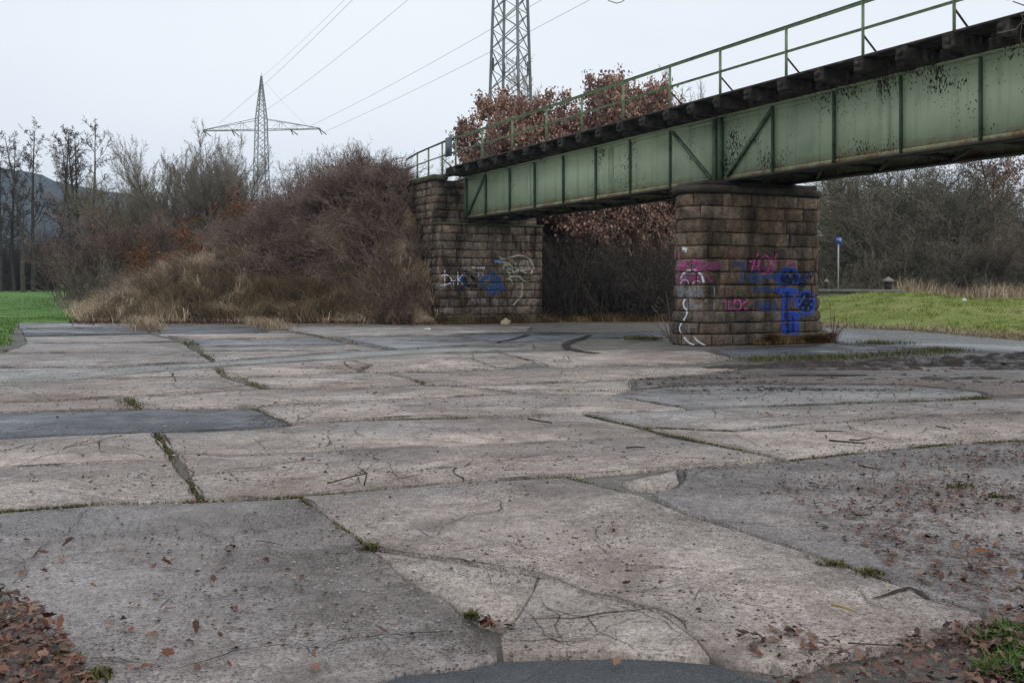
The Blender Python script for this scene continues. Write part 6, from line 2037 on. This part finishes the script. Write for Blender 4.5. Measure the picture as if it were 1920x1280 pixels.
P = scatter([(0, 640), (1900, 700), (1920, 830), (0, 950)], 1600, lambda x, y: .014)
pebbles('pebbles', P, nr.uniform(.008, .022, len(P)), M_PEB, yard, kind='stuff')
# mud crumbs
P = scatter([(1180, 712), (1500, 690), (1920, 690), (1920, 740), (1250, 735)], 900, lambda x, y: .014, lambda x, y: max(0, min(1, 3.2 * fbm(x * .35, y * 1.6, 1.3, 4) - .15)))
pebbles('mud_crumbs', P, nr.uniform(.006, .022, len(P)) * nr.choice([1, 1, 1, 2.2], len(P)), M_MUD, yard, kind='stuff')
GRIT = plant_mat('grit', [(0.03, 0.022, 0.018), (0.07, 0.05, 0.038), (0.12, 0.085, 0.06), (0.05, 0.04, 0.034)], .9)
P = scatter([(-100, 900), (1280, 860), (1920, 800), (2000, 1400), (-100, 1400)], 3600, lambda x, y: .013, lambda x, y: 0 if (y < 4.05 and -1.4 < x < 1.15) else max(.03, min(1, .25 + 2.4 * fbm(x, y, .8, 4))))
pebbles('leaf_crumbs', P, nr.uniform(.003, .010, len(P)) * nr.choice([1, 1, 1, 1.8], len(P)), GRIT, yard, kind='stuff')
P = scatter([(0, 650), (1900, 720), (1920, 830), (0, 930)], 2200, lambda x, y: .014, lambda x, y: max(.05, min(1, .4 + 1.6 * fbm(x, y, .5, 4))))
pebbles('leaf_crumbs', P, nr.uniform(.006, .022, len(P)), GRIT, yard, kind='stuff')
M_STICK = simple('stick_bark', [(0.05, 0.04, 0.033), (0.10, 0.08, 0.065)], 0.9, 8, 0.4)
M_PALE = simple('stick_peeled', [(0.36, 0.25, 0.13), (0.52, 0.40, 0.24)], 0.8, 12, 0.4)
def stick(px, r, label, mat=M_STICK):
    pts = []
    for i, (x, y) in enumerate(px):
        g = px_ground(x, y)
        pts.append(Vector((g[0], g[1], .024 + r * .8 + rng.uniform(0, .004))))
    r *= .7
    q = MB(); q.tube(pts, [r * (1 - .5 * i / len(pts)) for i in range(len(pts))], 5)
    return q.build('stick', mat, None, label=label, category='stick')
stick([(1560, 1146), (1582, 1152), (1605, 1160)], .013, 'pale peeled stick lying on the near slab at the right', M_PALE)
stick([(990, 791), (1010, 795), (1035, 799)], .016, 'dark straight twig on the pale slab in the middle of the yard')
stick([(1555, 833), (1590, 836), (1621, 839)], .015, 'longer dark twig on the slab right of the middle')
stick([(1592, 831), (1610, 832), (1633, 828)], .013, 'forked dark twig just above the longer one')
stick([(1530, 815), (1555, 814), (1580, 815)], .011, 'thin dark twig lying level above the two others')
stick([(1174, 846), (1190, 845), (1210, 846)], .012, 'short dark twig on the slab right of the centre')
stick([(1755, 805), (1770, 808), (1783, 810)], .012, 'short twig on the far right slab')
stick([(1600, 974), (1618, 974), (1632, 975)], .008, 'dark twig on the wet slab among leaves at the right')
stick([(1610, 879), (1630, 884), (1652, 887)], .011, 'twig lying at the edge of the wet right-hand slab')
stick([(1590, 1218), (1680, 1222), (1780, 1228)], .005, 'long thin reddish twig in the leaves at the bottom right')
stick([(480, 1022), (505, 1025), (530, 1031)], .004, 'very thin twig on the wet slab at the left')
stick([(300, 1150), (310, 1140), (322, 1130)], .004, 'thin short twig slanting on the near left slab')
# curled wire-like stem on the main joint
q = MB(); g = px_ground(683, 915)
q.tube([Vector((g[0], g[1], .02)), Vector((g[0] + .01, g[1] + .05, .10)), Vector((g[0] - .10, g[1] + .1, .07)), Vector((g[0] - .28, g[1] + .02, .03))], .006, 5)
q.build('curled_twig', M_STICK, None, label='dry curled stem sticking up from the long mossy joint', category='stick')

# pale rubbish below the abutment
M_PAPER = simple('paper_white', [(0.55, 0.55, 0.53), (0.68, 0.68, 0.66)], 0.8, 6, 0.2)
M_CREAM = simple('plaster_cream', [(0.36, 0.31, 0.20), (0.50, 0.45, 0.31)], 0.9, 8, 0.5)
def scrap(x, y, w, h, label, cat, mat, name, Y=None):
    g = px_ground(x, y)
    r = random.Random(int(x))
    bm = bmesh.new()
    bmesh.ops.create_icosphere(bm, subdivisions=2, radius=1)
    for v in bm.verts:
        k = .7 + .6 * r.random()
        v.co = Vector((v.co.x * w * k, v.co.y * w * .6 * k, max(0, v.co.z + .25) * h * k))
    me = bpy.data.meshes.new(name); bm.to_mesh(me); bm.free(); me.materials.append(mat)
    o = bpy.data.objects.new(name, me); o.location = (g[0], g[1], .005)
    o.rotation_euler = (0, 0, r.uniform(0, 6))
    return link(o, None, label=label, category=cat)
scrap(948, 609, .22, .17, 'cream lump of rubble on the asphalt in front of the abutment', 'rubble', M_CREAM, 'rubble_lump')
scrap(962, 603, .10, .30, 'crumpled white paper in the weeds below the drawn head', 'litter', M_PAPER, 'paper_scrap')
scrap(1193, 598, .12, .26, 'crumpled white paper at the brush edge left of the pier', 'litter', M_PAPER, 'paper_scrap')
scrap(801, 618, .16, .04, 'flat pale scrap on the grey slab left of the abutment', 'litter', M_PAPER, 'flat_scrap')
scrap(1808, 606, .09, .1, 'tiny white scrap on the grassy bank at the right', 'litter', M_PAPER, 'paper_scrap').location.z = z_lev(*px_ground(1808, 606)[:2]) + .1
# dry weed stalks by the pier
def weed(px0, Y, tips, label, mat):
    q = MB()
    b = px_at(px0[0], px0[1], Y); b.z = max(b.z, .0)
    for (x, y, bend) in tips:
        t = px_at(x, y, Y)
        m = b.lerp(t, .55) + Vector((bend, 0, .12))
        pts = [b.lerp(m, .5) * .5 + b * .0 + b.lerp(m, .5) * .5 if i == 1 else (b if i == 0 else (m if i == 2 else t)) for i in range(4)]
        q.tube(pts, [.014, .012, .009, .004], 4)
        for k in range(5):
            f = rng.uniform(.4, 1)
            p = b.lerp(m, f / .55) if f < .55 else m.lerp(t, (f - .55) / .45)
            q.tube([p, p + Vector((rng.uniform(-.2, .2), rng.uniform(-.1, .1), rng.uniform(.02, .2)))], [.006, .002], 3)
    return q.build('dry_weed', mat, None, label=label, category='weed')
weed((1258, 640), 26.4, [(1222, 575, .05), (1226, 600, -.1), (1248, 545, .02), (1238, 555, .1), (1240, 620, .0), (1244, 590, .06)], 'bare arching weed stalks at the left foot of the pier', TW_GREY)
weed((1562, 640), 26.0, [(1556, 565, -.02), (1572, 600, .05), (1585, 612, .06), (1566, 580, .0), (1578, 622, .05)], 'thin dry weed stalks at the right foot of the pier', TW_RED)
# twigs of a near tree hanging in at the upper right edge
q = MB()
def tw(pts, r): q.tube([px_at(x, y, 9 + k * .15) for k, (x, y) in enumerate(pts)], [r * (1 - .6 * i / len(pts)) for i in range(len(pts))], 5)
tw([(2060, 30), (1990, 20), (1930, 14), (1899, 3)], .010); tw([(2060, 30), (1985, -10), (1930, -4), (1888, 0)], .010)
tw([(2060, 30), (1960, 20), (1915, 28), (1919, 38), (1905, 55), (1872, 62)], .007); tw([(2060, 30), (1970, 35), (1916, 45), (1913, 70), (1917, 88)], .005)
q.tube([px_at(2060, 30, 9), px_at(2200, 80, 9), px_at(2420, 420, 8.6), Vector((7.4, 8.4, 0))], [.012, .025, .05, .07], 6)
q.build('overhanging_branch', TW_GREY, None, label='bare twigs reaching in at the upper right corner in front of the bridge', category='branch')

# ------------------------------------------------------------------ air
def haze(density):
    m = bpy.data.materials.new('haze')
    m.use_nodes = True
    t = m.node_tree
    t.nodes.clear()
    o = t.nodes.new('ShaderNodeOutputMaterial')
    v = t.nodes.new('ShaderNodeVolumePrincipled')
    v.inputs['Color'].default_value = (0.50, 0.72, 1.0, 1)
    v.inputs['Density'].default_value = density
    v.inputs['Anisotropy'].default_value = 0.2
    t.links.new(v.outputs[0], o.inputs['Volume'])
    V = [(x, y, z) for x in (-1600, 1600) for y in (-400, 1600) for z in (-9, 140)]
    mesh_obj('haze', V, [CUBE_F], m, None, kind='stuff')
HAZE = 0.00027
if HAZE: haze(HAZE)
